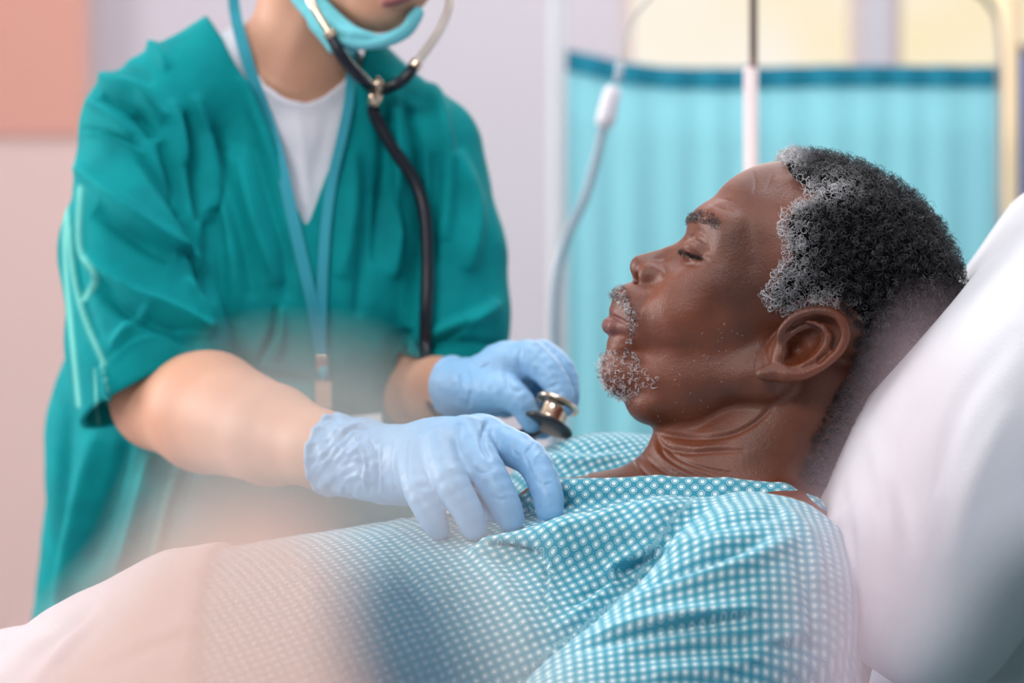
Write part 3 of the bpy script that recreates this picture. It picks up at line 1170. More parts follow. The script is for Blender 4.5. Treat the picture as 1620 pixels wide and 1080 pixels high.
def f_gown(P):
    S = P.copy()
    S[:, 2] = S[:, 2] / 1.72
    d = chain(S, [(1160, 1000, 0), (700, 1018, 0), (330, 1088, 0), (150, 1130, 0)], [217, 204, 214, 200])
    d = smin(d, ell(P, (985, 806, -300), (190, 112, 120)), 50)
    # collar edge on the near side of the neck
    d = smin(d, chain(P, [N(800, 812, 70), N(872, 776, 90), N(1040, 773, 120), N(1150, 777, 150), N(1236, 788, 165), N(1278, 812, 180), N(1300, 870, 190)], [14, 18, 20, 20, 22, 26, 34], 8), 34)
    # the loose fold lying over the chest
    d = smin(d, chain(P, [N(770, 862, 230), N(900, 850, 262), N(1050, 838, 290), N(1180, 838, 300), N(1240, 850, 300)], [12, 30, 46, 50, 52], 20), 26)
    d = smin(d, f_sleeve(P), 16)
    M2 = P.copy()
    M2[:, 2] = np.abs(M2[:, 2])
    d = smin(d, chain(M2, [(1205, 910, 300), (1192, 976, 360), (985, 1196, 410), (900, 1206, 396)], [104, 104, 94, 84], 10), 20)
    # neck opening
    d = smax(d, -ell(P, (1085, 712, -20), (215, 66, 135), ax=-9), 8)
    d = smin(d, ell(P, (1050, 884, 150), (270, 92, 160)), 40)
    d = smin(d, chain(P, [(1235, 950, -350), (980, 1190, -410), (860, 1290, -400)], [128, 124, 112], 30), 30)
    d = smin(d, ell(P, (1222, 1010, 250), (98, 190, 190)), 40)
    d = smin(d, ell(P, (1190, 1090, 300), (116, 150, 140)), 40)
    return smax(d, 335 - P[:, 0] + 0 * P[:, 1], 6)


GOWN_FOLDS = [
    ([(828, 1077), (906, 1030), (1001, 1001), (1080, 990), (1191, 979)], 9, -13),
    ([(860, 1052), (960, 1005), (1080, 972), (1200, 960)], 12, 10),
    ([(1000, 932), (1096, 899), (1165, 868), (1210, 850)], 10, -13),
    ([(980, 960), (1080, 922), (1180, 888), (1260, 850)], 14, 10),
    ([(990, 1040), (1180, 1022), (1290, 1030)], 14, -8),
    ([(1030, 1065), (1150, 1050), (1280, 990)], 14, 6),
    ([(1090, 846), (1160, 822), (1240, 812)], 9, -7),
    ([(880, 1000), (960, 930), (990, 880), (1150, 848)], 12, 9),
    ([(905, 960), (985, 905), (1070, 850)], 8, -9),
    ([(850, 838), (960, 815), (990, 800), (1150, 802)], 9, 4),
    ([(760, 856), (820, 870), (862, 884)], 7, -12),
    ([(864, 884), (864, 930), (862, 975)], 4, -5),
    ([(870, 884), (870, 930), (868, 975)], 4, 4),
    ([(705, 880), (720, 960), (760, 1080)], 2.2, -3),
    ([(740, 860), (800, 930), (850, 1010)], 14, 7),
    ([(620, 850), (650, 930), (700, 1050)], 14, -5),
    ([(480, 860), (500, 950), (560, 1070)], 16, 5),
    ([(600, 800), (612, 812), (640, 822)], 5, 5),
    ([(1236, 800), (1280, 850), (1300, 930)], 10, 6),
    ([(1260, 880), (1285, 960), (1290, 1050)], 10, -5),
    ([(870, 772), (1040, 768), (1160, 772), (1236, 786)], 3, -1.6),
    ([(850, 700), (930, 712), (1000, 708)], 8, -5),
    ([(860, 722), (930, 728), (980, 716)], 8, 5),
]
gV, gQ = iso(f_gown, (330, 650, -640), (1420, 1420, 640), 5.0)
gN = vnormals(gV, gQ)
gV = crease(gV, gN, [(f_[0], f_[1], f_[2] * 1.5) for f_ in GOWN_FOLDS])
gV += gN * (1.4 * unit_noise(gV, 90, 4, 3))[:, None]
a_ = np.radians(24)
isl = f_sleeve(gV.astype(np.float32)) < 22
uu, vv = gV[:, 0], gV[:, 1] + 0.8 * gV[:, 2]
col_ = (proj(gV)[1] < 806) & ~isl
th_ = np.where(isl, 0.03, a_)
g_uv = np.stack([uu * np.cos(th_) - vv * np.sin(th_), uu * np.sin(th_) + vv * np.cos(th_)], -1) / 14.0


cx_, cy_ = proj(gV)
band = (cy_ < 812) & (gV[:, 2] > 20) & (gV[:, 2] < 215) & (cx_ > 840) & ~isl
b_ang = np.radians(38)
vb = gV[:, 1] * 1.0 + gV[:, 2] * 0.35
g_uv[band] = np.stack([uu * np.cos(b_ang) - vb * np.sin(b_ang), uu * np.sin(b_ang) + vb * np.cos(b_ang)], -1)[band] / 14.5


def dotted(name, base, dot):
    m = bpy.data.materials.new(name)
    m.use_nodes = True
    nt = m.node_tree
    L = nt.links.new
    b = nt.nodes['Principled BSDF']
    b.inputs['Roughness'].default_value = 0.85
    b.inputs['Specular IOR Level'].default_value = 0.2
    b.inputs['Sheen Weight'].default_value = 0.25

    def M(op, a, b2=None, c=None):
        n = nt.nodes.new('ShaderNodeMath')
        n.operation = op
        for i, v in enumerate((a, b2, c)):
            if v is None:
                continue
            if isinstance(v, (int, float)):
                n.inputs[i].default_value = v
            else:
                L(v, n.inputs[i])
        return n.outputs[0]
    at = nt.nodes.new('ShaderNodeAttribute')
    at.attribute_name = 'cloth_uv'
    sp = nt.nodes.new('ShaderNodeSeparateXYZ')
    L(at.outputs['Vector'], sp.inputs[0])
    fx = M('SUBTRACT', M('FRACT', sp.outputs[0]), 0.5)
    fy = M('SUBTRACT', M('FRACT', sp.outputs[1]), 0.5)
    r = M('SQRT', M('ADD', M('MULTIPLY', fx, fx), M('MULTIPLY', fy, fy)))
    disc = M('SUBTRACT', 1.0, M('SMOOTHSTEP' if False else 'MULTIPLY', M('MAXIMUM', M('SUBTRACT', r, 0.19), 0.0), 16.0))
    disc = M('MAXIMUM', disc, 0.0)
    ring = M('SUBTRACT', 1.0, M('MULTIPLY', M('ABSOLUTE', M('SUBTRACT', r, 0.36)), 18.0))
    ring = M('MULTIPLY', M('MAXIMUM', ring, 0.0), 0.75)
    # a small notch in each dot
    nx = M('SUBTRACT', fx, 0.03)
    ny = M('ADD', fy, 0.05)
    r2 = M('SQRT', M('ADD', M('MULTIPLY', nx, nx), M('MULTIPLY', ny, ny)))
    notch = M('MULTIPLY', M('MAXIMUM', M('SUBTRACT', 1.0, M('MULTIPLY', r2, 14.0)), 0.0), 0.35)
    f = M('SUBTRACT', M('MINIMUM', M('ADD', disc, ring), 1.0), notch)
    mx = nt.nodes.new('ShaderNodeMix')
    mx.data_type = 'RGBA'
    mx.inputs[6].default_value = base
    mx.inputs[7].default_value = dot
    L(f, mx.inputs[0])
    L(mx.outputs[2], b.inputs['Base Color'])
    tc = nt.nodes.new('ShaderNodeTexCoord')
    nz = nt.nodes.new('ShaderNodeTexNoise')
    nz.inputs['Scale'].default_value = 900
    L(tc.outputs['Object'], nz.inputs['Vector'])
    bp = nt.nodes.new('ShaderNodeBump')
    bp.inputs['Strength'].default_value = 0.25
    bp.inputs['Distance'].default_value = 0.001
    L(nz.outputs['Fac'], bp.inputs['Height'])
    L(bp.outputs[0], b.inputs['Normal'])
    return m


M_gown = dotted('dotted_gown_cotton', srgb(62, 150, 172), srgb(222, 238, 240))
gown = new_mesh('hospital_gown', to_world(gV, YP), gQ, M_gown, uv=g_uv)
adopt(patient, gown)

# ------------------------------------------------------------------ pillows, blanket and bed
M_linen = mat('white_linen', srgb(206, 207, 214), rough=0.9, spec=0.2, sheen=0.3, bump=[(600, 0.25, 0.001)])
M_sheet = mat('pale_sheet', srgb(196, 188, 194), rough=0.9, spec=0.2, sheen=0.3, bump=[(500, 0.2, 0.001)])
AX = 54.5
Rp = rot2(-AX)       # first axis up along the backrest


def f_pillow(P):
    c = np.array(N(1590, 662, 60))
    d = box(P, c, (430, 150, 400), 118, Rp)
    d = smin(d, ell(P, N(1566, 690, 120), (300, 178, 300), ax=-AX), 90)
    h, _ = f_face(P)
    return smax(d, -(h - 14), 40)


pV, pQ = iso(f_pillow, (1180, 200, -420), (2000, 1180, 540), 7)
pN = vnormals(pV, pQ)
pV = crease(pV, pN, [
    ([(1330, 760), (1345, 860), (1350, 960)], 8, -5), ([(1360, 700), (1380, 800), (1392, 930)], 9, -5), ([(1390, 660), (1420, 760), (1440, 880)], 12, -5),
    ([(1345, 740), (1362, 830), (1370, 950)], 8, 4), ([(1378, 690), (1402, 780), (1418, 900)], 10, 4),
    ([(1620, 380), (1540, 500), (1450, 640)], 14, 4), ([(1610, 520), (1520, 640), (1480, 780)], 20, -6), ([(1600, 640), (1540, 760), (1500, 900)], 18, 5)])
pV += pN * (3 * unit_noise(pV, 260, 8, 2))[:, None]
pillow = new_mesh('pillow', to_world(pV, YP), pQ, M_linen)
tag(pillow, 'large white pillow propping up the head of the man in bed', 'pillow')


def f_pillow2(P):
    d = box(P, N(1650, 560, -470), (330, 120, 190), 96, Rp)
    return d


qV, qQ = iso(f_pillow2, (1300, 150, -740), (2080, 1000, -200), 12)
pillow2 = new_mesh('pillow', to_world(qV, YP), qQ, M_linen)
tag(pillow2, 'corner of a second white pillow, showing just behind the back of the man\'s hair', 'pillow')


def f_blanket(P):
    S = P.copy()
    S[:, 2] = S[:, 2] / 1.95
    d = chain(S, [(400, 1076, 0), (325, 1092, 0), (200, 1136, 0), (80, 1184, 0), (-150, 1200, 0), (-1720, 1235, 0)], [226, 222, 206, 190, 178, 130], 20)
    d = smin(d, box(P, (-640, 1290, 0), (1000, 26, 1010), 20), 60)
    return smax(d, P[:, 0] - 346 + 0.05 * (P[:, 1] - 850) * -1, 8)


bV, bQ = iso(f_blanket, (-1800, 800, -1080), (420, 1380, 1080), 12)
bN = vnormals(bV, bQ)
bV = crease(bV, bN, [
    ([(53, 1080), (124, 1004), (175, 955)], 10, 9), ([(30, 990), (100, 1000), (150, 962)], 10, -7),
    ([(151, 1062), (267, 1013), (338, 996)], 7, -7), ([(151, 1050), (267, 1002), (338, 984)], 9, 5),
    ([(0, 1040), (60, 1018), (120, 985)], 10, 7), ([(0, 1012), (60, 1000)], 8, -6), ([(200, 930), (270, 905), (335, 885)], 14, 4)])
bV += bN * (5 * unit_noise(bV, 300, 12, 3))[:, None]
blanket = new_mesh('blanket', to_world(bV, YP), bQ, M_sheet)
tag(blanket, 'pale pinkish white blanket drawn over the legs of the man in bed', 'blanket')

M_matt = mat('mattress_vinyl', srgb(150, 170, 185), rough=0.5, bump=[(200, 0.2, 0.001)])
M_steel = mat('painted_steel', srgb(200, 204, 208), rough=0.35, metal=0.3)
kp = YP / FPX


def pbox(name, c, h, r, R, m, parent):
    lo = np.array(c) - np.linalg.norm(h[:2]) - 20
    hi = np.array(c) + np.linalg.norm(h[:2]) + 20
    lo[2] = c[2] - h[2] - 20
    hi[2] = c[2] + h[2] + 20
    # rounded slab as a bevelled box
    V, F = boxm(-h[0], h[0], -h[1], h[1], -h[2], h[2])
    V = np.array(V) @ (np.asarray(R) if R is not None else np.eye(3)) + np.array(c)
    o = new_mesh(name, to_world(V, YP), F, m, None, smooth=False)
    # world handedness flips: make the normals point out
    o.data.flip_normals()
    b = o.modifiers.new('bevel', 'BEVEL')
    b.width = r * kp
    b.segments = 4
    adopt(parent, o)
    return o


bed = empty('hospital_bed', (-0.3, YP, 0.0), 'hospital bed with raised backrest under the lying man', 'bed')
pbox('mattress', (-180, 1300 + 170, 0), (1500, 165, 990), 50, None, M_matt, bed)
e1 = np.array([math.cos(math.radians(AX)), -math.sin(math.radians(AX)), 0])
e2 = np.array([-e1[1], e1[0], 0])      # away from the patient (right, down)
e2 = np.array([math.sin(math.radians(AX)), math.cos(math.radians(AX)), 0])
cb = np.array([1708 + 12, 744 + 8, 0]) + e2 * 150 + e1 * 190
pbox('backrest', tuple(cb), (860, 140, 990), 50, Rp, M_matt, bed)
zt = CZ - (1640 - 540) * kp
x0, x1 = (-1700 - 810) * kp, (1900 - 810) * kp
for yy in (YP - 0.395, YP + 0.395):
    o = boxo('side_beam', x0, x1, yy - 0.02, yy + 0.02, zt - 0.09, zt, M_steel, None, 0.008)
    adopt(bed, o)
for xx in (x0 + 0.12, x1 - 0.12):
    for yy in (YP - 0.37, YP + 0.37):
        V, F = tube([(xx, yy, zt - 0.05), (xx, yy, 0.13)], 0.022, 16)
        o = new_mesh('leg', V, F, M_steel)
        adopt(bed, o)
        V, F = lathe([(0.0, -0.018), (0.055, -0.018), (0.065, -0.008), (0.065, 0.008), (0.055, 0.018), (0.0, 0.018)], 24,
                     Matrix.Translation((xx, yy, 0.065)) @ Matrix.Rotation(math.pi / 2, 4, 'X'))
        w_ = new_mesh('caster', V, F, mat('caster_rubber', srgb(50, 52, 56), rough=0.6))
        adopt(o, w_)

# ------------------------------------------------------------------ the nurse (frame at YN)
YN = 1.95
kn = YN / FPX
M_nskin = mat('light_skin', srgb(206, 156, 130), rough=0.52, spec=0.4, sss=0.12, bump=[(400, 0.12, 0.0006)],
              vary=(14, srgb(198, 144, 118), 0.4, 0.7))
M_tee = mat('white_cotton', srgb(226, 226, 236), rough=0.9, spec=0.15, sheen=0.3, bump=[(800, 0.2, 0.001)])


def scrub_mat(name):
    m = mat(name, srgb(0, 146, 150), rough=0.8, spec=0.14, sheen=0.0, bump=[(900, 0.25, 0.0006), (45, 0.16, 0.004)],
            vary=(30, srgb(0, 130, 136), 0.35, 0.7))
    nt = m.node_tree
    b = nt.nodes['Principled BSDF']
    src = b.inputs['Base Color'].links[0].from_socket
    at = nt.nodes.new('ShaderNodeAttribute')
    at.attribute_name = 'seam'
    mx = nt.nodes.new('ShaderNodeMix')
    mx.data_type = 'RGBA'
    nt.links.new(at.outputs['Fac'], mx.inputs[0])
    nt.links.new(src, mx.inputs[6])
    mx.inputs[7].default_value = srgb(130, 214, 202)
    nt.links.new(mx.outputs[2], b.inputs['Base Color'])
    return m


M_scrub = scrub_mat('teal_scrub_cotton')

# right arm (nearer to the camera) and left arm
SH_R, EL_R, WR_R = N(232, 215, 60), N(255, 632, 180), N(552, 722, 570)
SH_L, EL_L, WR_L = N(672, 250, -20), N(660, 622, 20), N(738, 612, 300)


def NS(x, y, w):
    a = N(x, y, w)
    return (a[0], a[1], a[2] / 0.62)


def f_torso(P, g=0.0):
    S = P.copy()
    S[:, 2] = S[:, 2] / 0.62
    d = chain(S, [(470, 250, 0), (425, 450, 0), NS(372, 700, -110), NS(352, 1000, -340)], [150, 222, 268, 290], 60)
    d = smin(d, chain(P, [N(405, 92, 0), N(240, 205, 40)], [76, 92]), 60)
    d = smin(d, chain(P, [N(550, 140, -20), N(650, 240, -20)], [66, 80]), 60)
    return d - g


def f_nurse(P):
    d = f_torso(P, -24)
    # arms
    d = smin(d, chain(P, [SH_R, N(248, 480, 150), EL_R], [66, 68, 76], 20), 24)
    ar = chain(P, [EL_R, N(330, 652, 280), N(430, 688, 420), N(505, 710, 515), WR_R, N(600, 732, 610)], [73, 88, 70, 52, 44, 42], 14)
    d = smin(d, ar, 14)
    d = smin(d, chain(P, [SH_L, N(690, 480, 10), EL_L], [58, 56, 54], 20), 24)
    d = smin(d, chain(P, [EL_L, N(690, 618, 140), WR_L, N(770, 606, 315)], [55, 51, 29, 24], 10), 14)
    # neck and head
    nk = cone(P, (468, 130, 0), (505, -90, -10), 84, 80)
    nk = smin(nk, cone(P, N(440, 130, 60), N(530, -60, 70), 16, 14), 18)
    d = smin(d, nk, 30)
    h = ell(P, (560, -230, 0), (165, 185, 150), ax=20)
    h = smin(h, chain(P, [N(548, -60, 70), N(594, -2, 125)], [78, 50], 20), 40)
    h = smin(h, ell(P, N(604, 16, 140), (30, 30, 30)), 16)
    h = smin(h, ell(P, N(618, -70, 120), (78, 100, 60)), 30)
    h = smin(h, ell(P, N(628, 0, 172), (26, 8, 14), ax=-14), 6)
    h = smin(h, ell(P, N(626, -14, 172), (26, 7, 14), ax=-14), 6)
    h = smin(h, chain(P, [N(640, -150, 165), N(668, -52, 212)], [12, 20], 5), 12)
    h = smin(h, ell(P, N(664, -46, 200), (28, 13, 18), ax=-14), 8)
    for ex, ew in ((602, 176), (682, 118)):
        h = smax(h, -ell(P, N(ex, -138, ew + 22), (26, 16, 24), ax=-14), 10)
        h = smin(h, ell(P, N(ex, -138, ew - 2), (21, 14, 18), ax=-14), 3)
    h = smin(h, ell(P, N(462, -130, 105), (17, 34, 12), ax=10), 5)
    d = smin(d, h, 20)
    # hips, legs and feet
    d = smin(d, chain(P, [(290, 1080, -370), (260, 1500, -400), (250, 2200, -400), (250, 2620, -400)], [128, 112, 75, 55], 30), 40)
    d = smin(d, chain(P, [(400, 1080, -370), (460, 1500, -400), (460, 2200, -400), (460, 2620, -400)], [128, 112, 75, 55], 30), 40)
    return d


nV, nQ = iso(f_nurse, (80, -460, -460), (860, 860, 700), 6.5)
mV, mQ = iso(f_nurse, (-20, 780, -760), (800, 2700, 320), 20)
nn = vnormals(nV, nQ)
nV = crease(nV, nn, [([(605, 6), (625, 1), (650, -8)], 3, -3), ([(400, 110), (440, 140), (480, 150)], 6, 4)])
k_ = ~((mV[:, 1] < 840)[mQ].all(1))
allV = np.concatenate([nV, mV])
allQ = np.concatenate([nQ, mQ[k_] + len(nV)])
nurse = empty('person', ((400 - 810) * kn, YN, 0.0), 'nurse in teal scrubs and blue gloves leaning over the man in bed', 'person')
o = new_mesh('body', to_world(allV, YN), allQ, M_nskin)
adopt(nurse, o)

# lips and the hair of the nurse (mostly above the picture)


def f_nhair(P):
    d = ell(P, (545, -250, -20), (182, 200, 168), ax=20)
    d = smin(d, ell(P, (400, -260, -90), (80, 70, 75)), 30)
    d = smax(d, -ell(P, N(650, -120, 150), (110, 150, 120)), 20)
    return d


v_, q_ = iso(f_nhair, (280, -500, -320), (800, 20, 260), 9)
v_ += vnormals(v_, q_) * (3 * np.sin(v_[:, 1] * 0.25 + v_[:, 0] * 0.1))[:, None]
o = new_mesh('hair', to_world(v_, YN), q_, mat('brown_hair', srgb(58, 40, 30), rough=0.5, bump=[(120, 0.5, 0.004)]))
o['label'] = 'brown hair tied back'
adopt(nurse, o)


def f_lips(P):
    d = ell(P, N(628, 0, 178), (25, 8, 12), ax=-14)
    return np.minimum(d, ell(P, N(626, -14, 178), (25, 6.5, 12), ax=-14))


v_, q_ = iso(f_lips, (560, -60, 120), (700, 40, 230), 2.5)
o = new_mesh('lips', to_world(v_, YN), q_, mat('lip_pink', srgb(150, 84, 84), rough=0.4))
o['label'] = 'pink lips'
adopt(nurse, o)

# ---- white T-shirt
V_NECK = [(300, -120), (316, 10), (352, 62), (400, 150), (440, 248), (468, 322), (484, 356), (500, 322), (532, 240), (560, 150), (580, 70), (590, -120)]
T_NECK = [(352, -200), (356, 0), (384, 80), (420, 134), (452, 156), (484, 164), (514, 152), (545, 126), (562, 96), (566, 60), (575, -200)]


def f_tee(P):
    pu, pv = proj(P)
    d = f_torso(P, -14)
    nk = cone(P, (468, 130, 0), (500, -60, -10), 91, 88)
    d = smin(d, smax(nk, 60 - P[:, 1] - 120, 10), 20)
    d = smax(d, -poly_sdf(pu, pv, T_NECK) , 3)
    d = smax(d, 20 - P[:, 1] - 30, 3)
    return smax(d, P[:, 1] - 620, 5)


v_, q_ = iso(f_tee, (80, -60, -320), (800, 640, 320), 7)
nr = vnormals(v_, q_)
v_ = crease(v_, nr, [([(470, 172), (478, 250), (484, 330)], 10, 5), ([(430, 180), (446, 240), (470, 300)], 9, -4), ([(520, 180), (508, 240), (495, 290)], 9, -4),
                     ([(400, 120), (440, 156), (484, 168), (520, 156)], 4, 2.5)])
o = new_mesh('undershirt', to_world(v_, YN), q_, M_tee)
o['label'] = 'white undershirt showing in the neckline'
adopt(nurse, o)

# ---- scrub top
HN_ = np.array([0.42, 0.88, 0.2])
HN_ /= np.linalg.norm(HN_)


def f_scrub(P):
    pu, pv = proj(P)
    S = P.copy()
    S[:, 2] = S[:, 2] / 0.62
    d = chain(S, [(470, 250, 0), (430, 450, 0), NS(372, 700, -110), NS(350, 1020, -350)], [166, 240, 294, 328], 60)
    d = smin(d, chain(P, [N(398, 92, 0), N(238, 205, 40)], [92, 110]), 50)
    d = smin(d, chain(P, [N(556, 132, -20), N(655, 240, -20)], [82, 96]), 50)
    # right sleeve
    sl = chain(P, [N(238, 212, 50), N(226, 400, 110), N(236, 560, 160), N(250, 700, 190)], [108, 122, 118, 112], 30)
    inner = chain(P, [N(238, 460, 120), N(240, 560, 160), N(252, 720, 195)], [96, 106, 104])
    cut = (P - np.array(N(238, 630, 160), dtype=np.float32)) @ HN_.astype(np.float32)
    sl = smax(sl, cut, 5)
    sl = smax(sl, -smax(inner, -(cut + 95), 10), 4)
    # left sleeve
    s2 = chain(P, [N(672, 240, -20), N(700, 400, -10), N(704, 500, 0), N(704, 640, 20)], [92, 96, 98, 96], 30)
    in2 = chain(P, [N(704, 500, 0), N(702, 640, 20)], [84, 84])
    cut2 = (P - np.array(N(720, 574, 20), dtype=np.float32)) @ np.array([-0.10, 0.99, 0.05], dtype=np.float32)
    s2 = smax(s2, cut2, 5)
    s2 = smax(s2, -smax(in2, -(cut2 + 60), 8), 4)
    d = smax(d, -poly_sdf(pu, pv, V_NECK), 3)
    d = smin(d, smax(sl, -poly_sdf(pu, pv, V_NECK), 3), 9)
    d = smin(d, s2, 14)
    d = smax(d, -(P[:, 1] + 40), 6)
    return smax(d, P[:, 1] - 1180, 6)


SCRUB_FOLDS = [
    # shoulder yoke and the armpit
    ([(254, 225), (270, 268), (284, 306), (292, 340)], 9, -11),
    ([(296, 180), (304, 232), (312, 290), (322, 350)], 8, -15),
    ([(268, 160), (284, 210), (296, 260)], 11, 7),
    ([(310, 150), (322, 220), (334, 300), (338, 350)], 10, 8),
    ([(222, 60), (250, 82), (268, 110)], 9, 6),
    ([(158, 122), (190, 134), (220, 146), (245, 175), (262, 190)], 9, 9),
    ([(170, 105), (210, 110), (240, 130)], 8, -6),
    ([(160, 150), (196, 164), (232, 190)], 9, -7),
    ([(206, 176), (228, 190), (244, 220)], 9, -8),
    ([(140, 160), (160, 170), (185, 190), (210, 215)], 8, 6),
    ([(128, 204), (160, 206), (195, 218), (222, 234)], 3.5, -5),
    ([(128, 212), (160, 214), (195, 226), (224, 242)], 3.5, 4),
    # sleeve
    ([(120, 260), (180, 315), (240, 360), (304, 398)], 11, 9),
    ([(150, 330), (210, 372), (275, 410)], 16, -8),
    ([(138, 405), (208, 462), (267, 488), (336, 524)], 8, 9),
    ([(150, 440), (200, 490), (262, 516), (320, 545)], 13, -8),
    ([(220, 250), (270, 310), (308, 370), (322, 400)], 9, -9),
    ([(282, 398), (306, 404), (320, 440), (316, 470)], 7, -9),
    ([(296, 440), (318, 480), (338, 520)], 7, 6),
    ([(240, 482), (200, 520), (176, 548)], 8, 5),
    ([(102, 300), (115, 430), (134, 504), (164, 574)], 5, 2.4),
    ([(126, 298), (125, 392), (150, 440), (128, 478)], 5, 3),
    ([(108, 300), (120, 430), (140, 500), (158, 540)], 9, -4),
    ([(168, 566), (210, 533), (270, 518), (336, 524)], 4, -1.6),
    ([(172, 574), (212, 541), (272, 526), (336, 532)], 5, 1.2),
    ([(160, 580), (170, 610), (172, 640)], 4, 4),
    # chest
    ([(334, 330), (336, 400), (336, 478)], 9, -9),
    ([(352, 240), (360, 330), (372, 430), (372, 500)], 14, 7),
    ([(340, 200), (360, 300), (385, 400), (400, 470)], 10, -6),
    ([(378, 250), (400, 340), (424, 410), (440, 450)], 12, 8),
    ([(400, 230), (430, 330), (450, 400), (455, 470)], 9, -6),
    ([(380, 120), (420, 220), (448, 300)], 10, 5),
    ([(437, 486), (434, 520), (422, 552), (406, 584)], 5, -6),
    ([(446, 486), (444, 530), (436, 570)], 5, 7),
    ([(600, 140), (610, 240), (604, 330), (596, 420)], 11, -8),
    ([(620, 120), (634, 220), (632, 320), (622, 440)], 12, 9),
    ([(640, 160), (660, 260), (655, 400), (650, 520)], 8, -12),
    ([(680, 130), (700, 200), (706, 290), (700, 380)], 12, 8),
    ([(690, 240), (690, 320), (684, 420)], 9, -7),
    ([(720, 240), (740, 290), (752, 350), (740, 430)], 13, 8),
    ([(560, 240), (556, 340), (540, 440)], 12, 6),
    ([(580, 300), (576, 400), (566, 500)], 10, -6),
    ([(640, 560), (690, 540), (740, 512)], 7, -9),
    ([(690, 548), (740, 540), (795, 545)], 6, -6),
    ([(680, 532), (740, 510), (790, 480)], 10, 8),
    ([(640, 520), (642, 560), (640, 600)], 8, -12),
    # waist and tail behind the arm
    ([(110, 640), (100, 760), (85, 880), (70, 970)], 12, -6),
    ([(150, 690), (130, 790), (110, 880), (90, 950)], 16, 9),
    ([(200, 700), (170, 800), (140, 900)], 12, -9),
    ([(240, 720), (215, 820), (190, 900)], 12, 8),
    ([(286, 720), (262, 800), (244, 880)], 6, 3),
    ([(300, 720), (276, 800), (256, 900)], 12, -7),
    ([(360, 560), (420, 600), (500, 610)], 12, -5),
    ([(350, 620), (450, 640), (560, 640)], 14, 5),
]
SEAMS = [([(102, 300), (115, 430), (134, 504), (164, 574)], 4.0), ([(126, 298), (125, 392), (150, 440), (128, 478)], 4.4), ([(116, 230), (104, 330), (104, 430), (116, 560), (124, 640)], 4.0),
         ([(286, 720), (262, 800), (244, 880)], 4.4), ([(160, 575), (166, 600), (170, 640)], 2), ([(150, 585), (152, 640), (156, 668)], 2)]
sV, sQ = iso(f_scrub, (-20, -70, -640), (880, 1200, 420), 4.6)
sN = vnormals(sV, sQ)
sV = crease(sV, sN, [(f_[0], f_[1], f_[2] * 2.5) for f_ in SCRUB_FOLDS], facing=-0.1)
sV += sN * (2.0 * unit_noise(sV, 150, 14, 3))[:, None]
pu, pv = proj(sV)
pu_, pv_ = pu, pv
seam = np.zeros(len(sV))
for pts, w_ in SEAMS:
    r_d, _ = seg2(pu, pv, smooth_poly(pts, 5))
    seam = np.maximum(seam, 0.75 * np.exp(-(r_d / w_) ** 2) * (sN[:, 2] > 0.05))
scrub = new_mesh('scrub_top', to_world(sV, YN), sQ, M_scrub)
attr(scrub, 'seam', seam)
adopt(nurse, scrub)


def f_trousers(P):
    d = chain(P, [(290, 1120, -375), (260, 1500, -405), (250, 2200, -405), (250, 2600, -405)], [160, 138, 105, 95], 30)
    d = smin(d, chain(P, [(400, 1120, -375), (460, 1500, -405), (460, 2200, -405), (460, 2600, -405)], [160, 138, 105, 95], 30), 30)
    return smax(smax(d, 1120 - P[:, 1], 8), P[:, 1] - 2600, 8)


v_, q_ = iso(f_trousers, (40, 1080, -640), (700, 2640, -160), 14)
o = new_mesh('scrub_trousers', to_world(v_, YN), q_, M_scrub)
adopt(nurse, o)
floor_v = 540 + CZ / kn


def f_shoe(P, x):
    d = chain(P, [(x, floor_v - 42, -420), (x + 6, floor_v - 34, -250)], [44, 36], 10)
    d = smin(d, cone(P, (x, floor_v - 40, -410), (x, floor_v - 90, -410), 44, 46), 12)
    return smax(d, P[:, 1] - (floor_v - 2), 3)


for x in (250, 460):
    v_, q_ = iso(lambda P: f_shoe(P, x), (x - 80, floor_v - 170, -490), (x + 90, floor_v + 20, -180), 7)
    o = new_mesh('shoe', to_world(v_, YN), q_, mat('white_clog', srgb(230, 230, 232), rough=0.5))
    adopt(nurse, o)

# ---- gloves
M_glove = mat('blue_nitrile', srgb(140, 184, 222), rough=0.42, spec=0.45, sss=0.06, bump=[(300, 0.25, 0.0012), (60, 0.2, 0.003)],
              vary=(18, srgb(128, 174, 214), 0.35, 0.7))


def rolled_cuff(P, c, ax, r, wid):
    """a wrinkled cuff: torus-like bead plus sleeve of the glove round the wrist axis"""
    q = P - np.asarray(c, dtype=np.float32)
    ax = np.asarray(ax, dtype=np.float32)
    ax = ax / np.linalg.norm(ax)
    t = q @ ax
    rad = q - t[:, None] * ax
    rl = np.sqrt((rad ** 2).sum(1)) + 1e-6
    return t, rl, rad


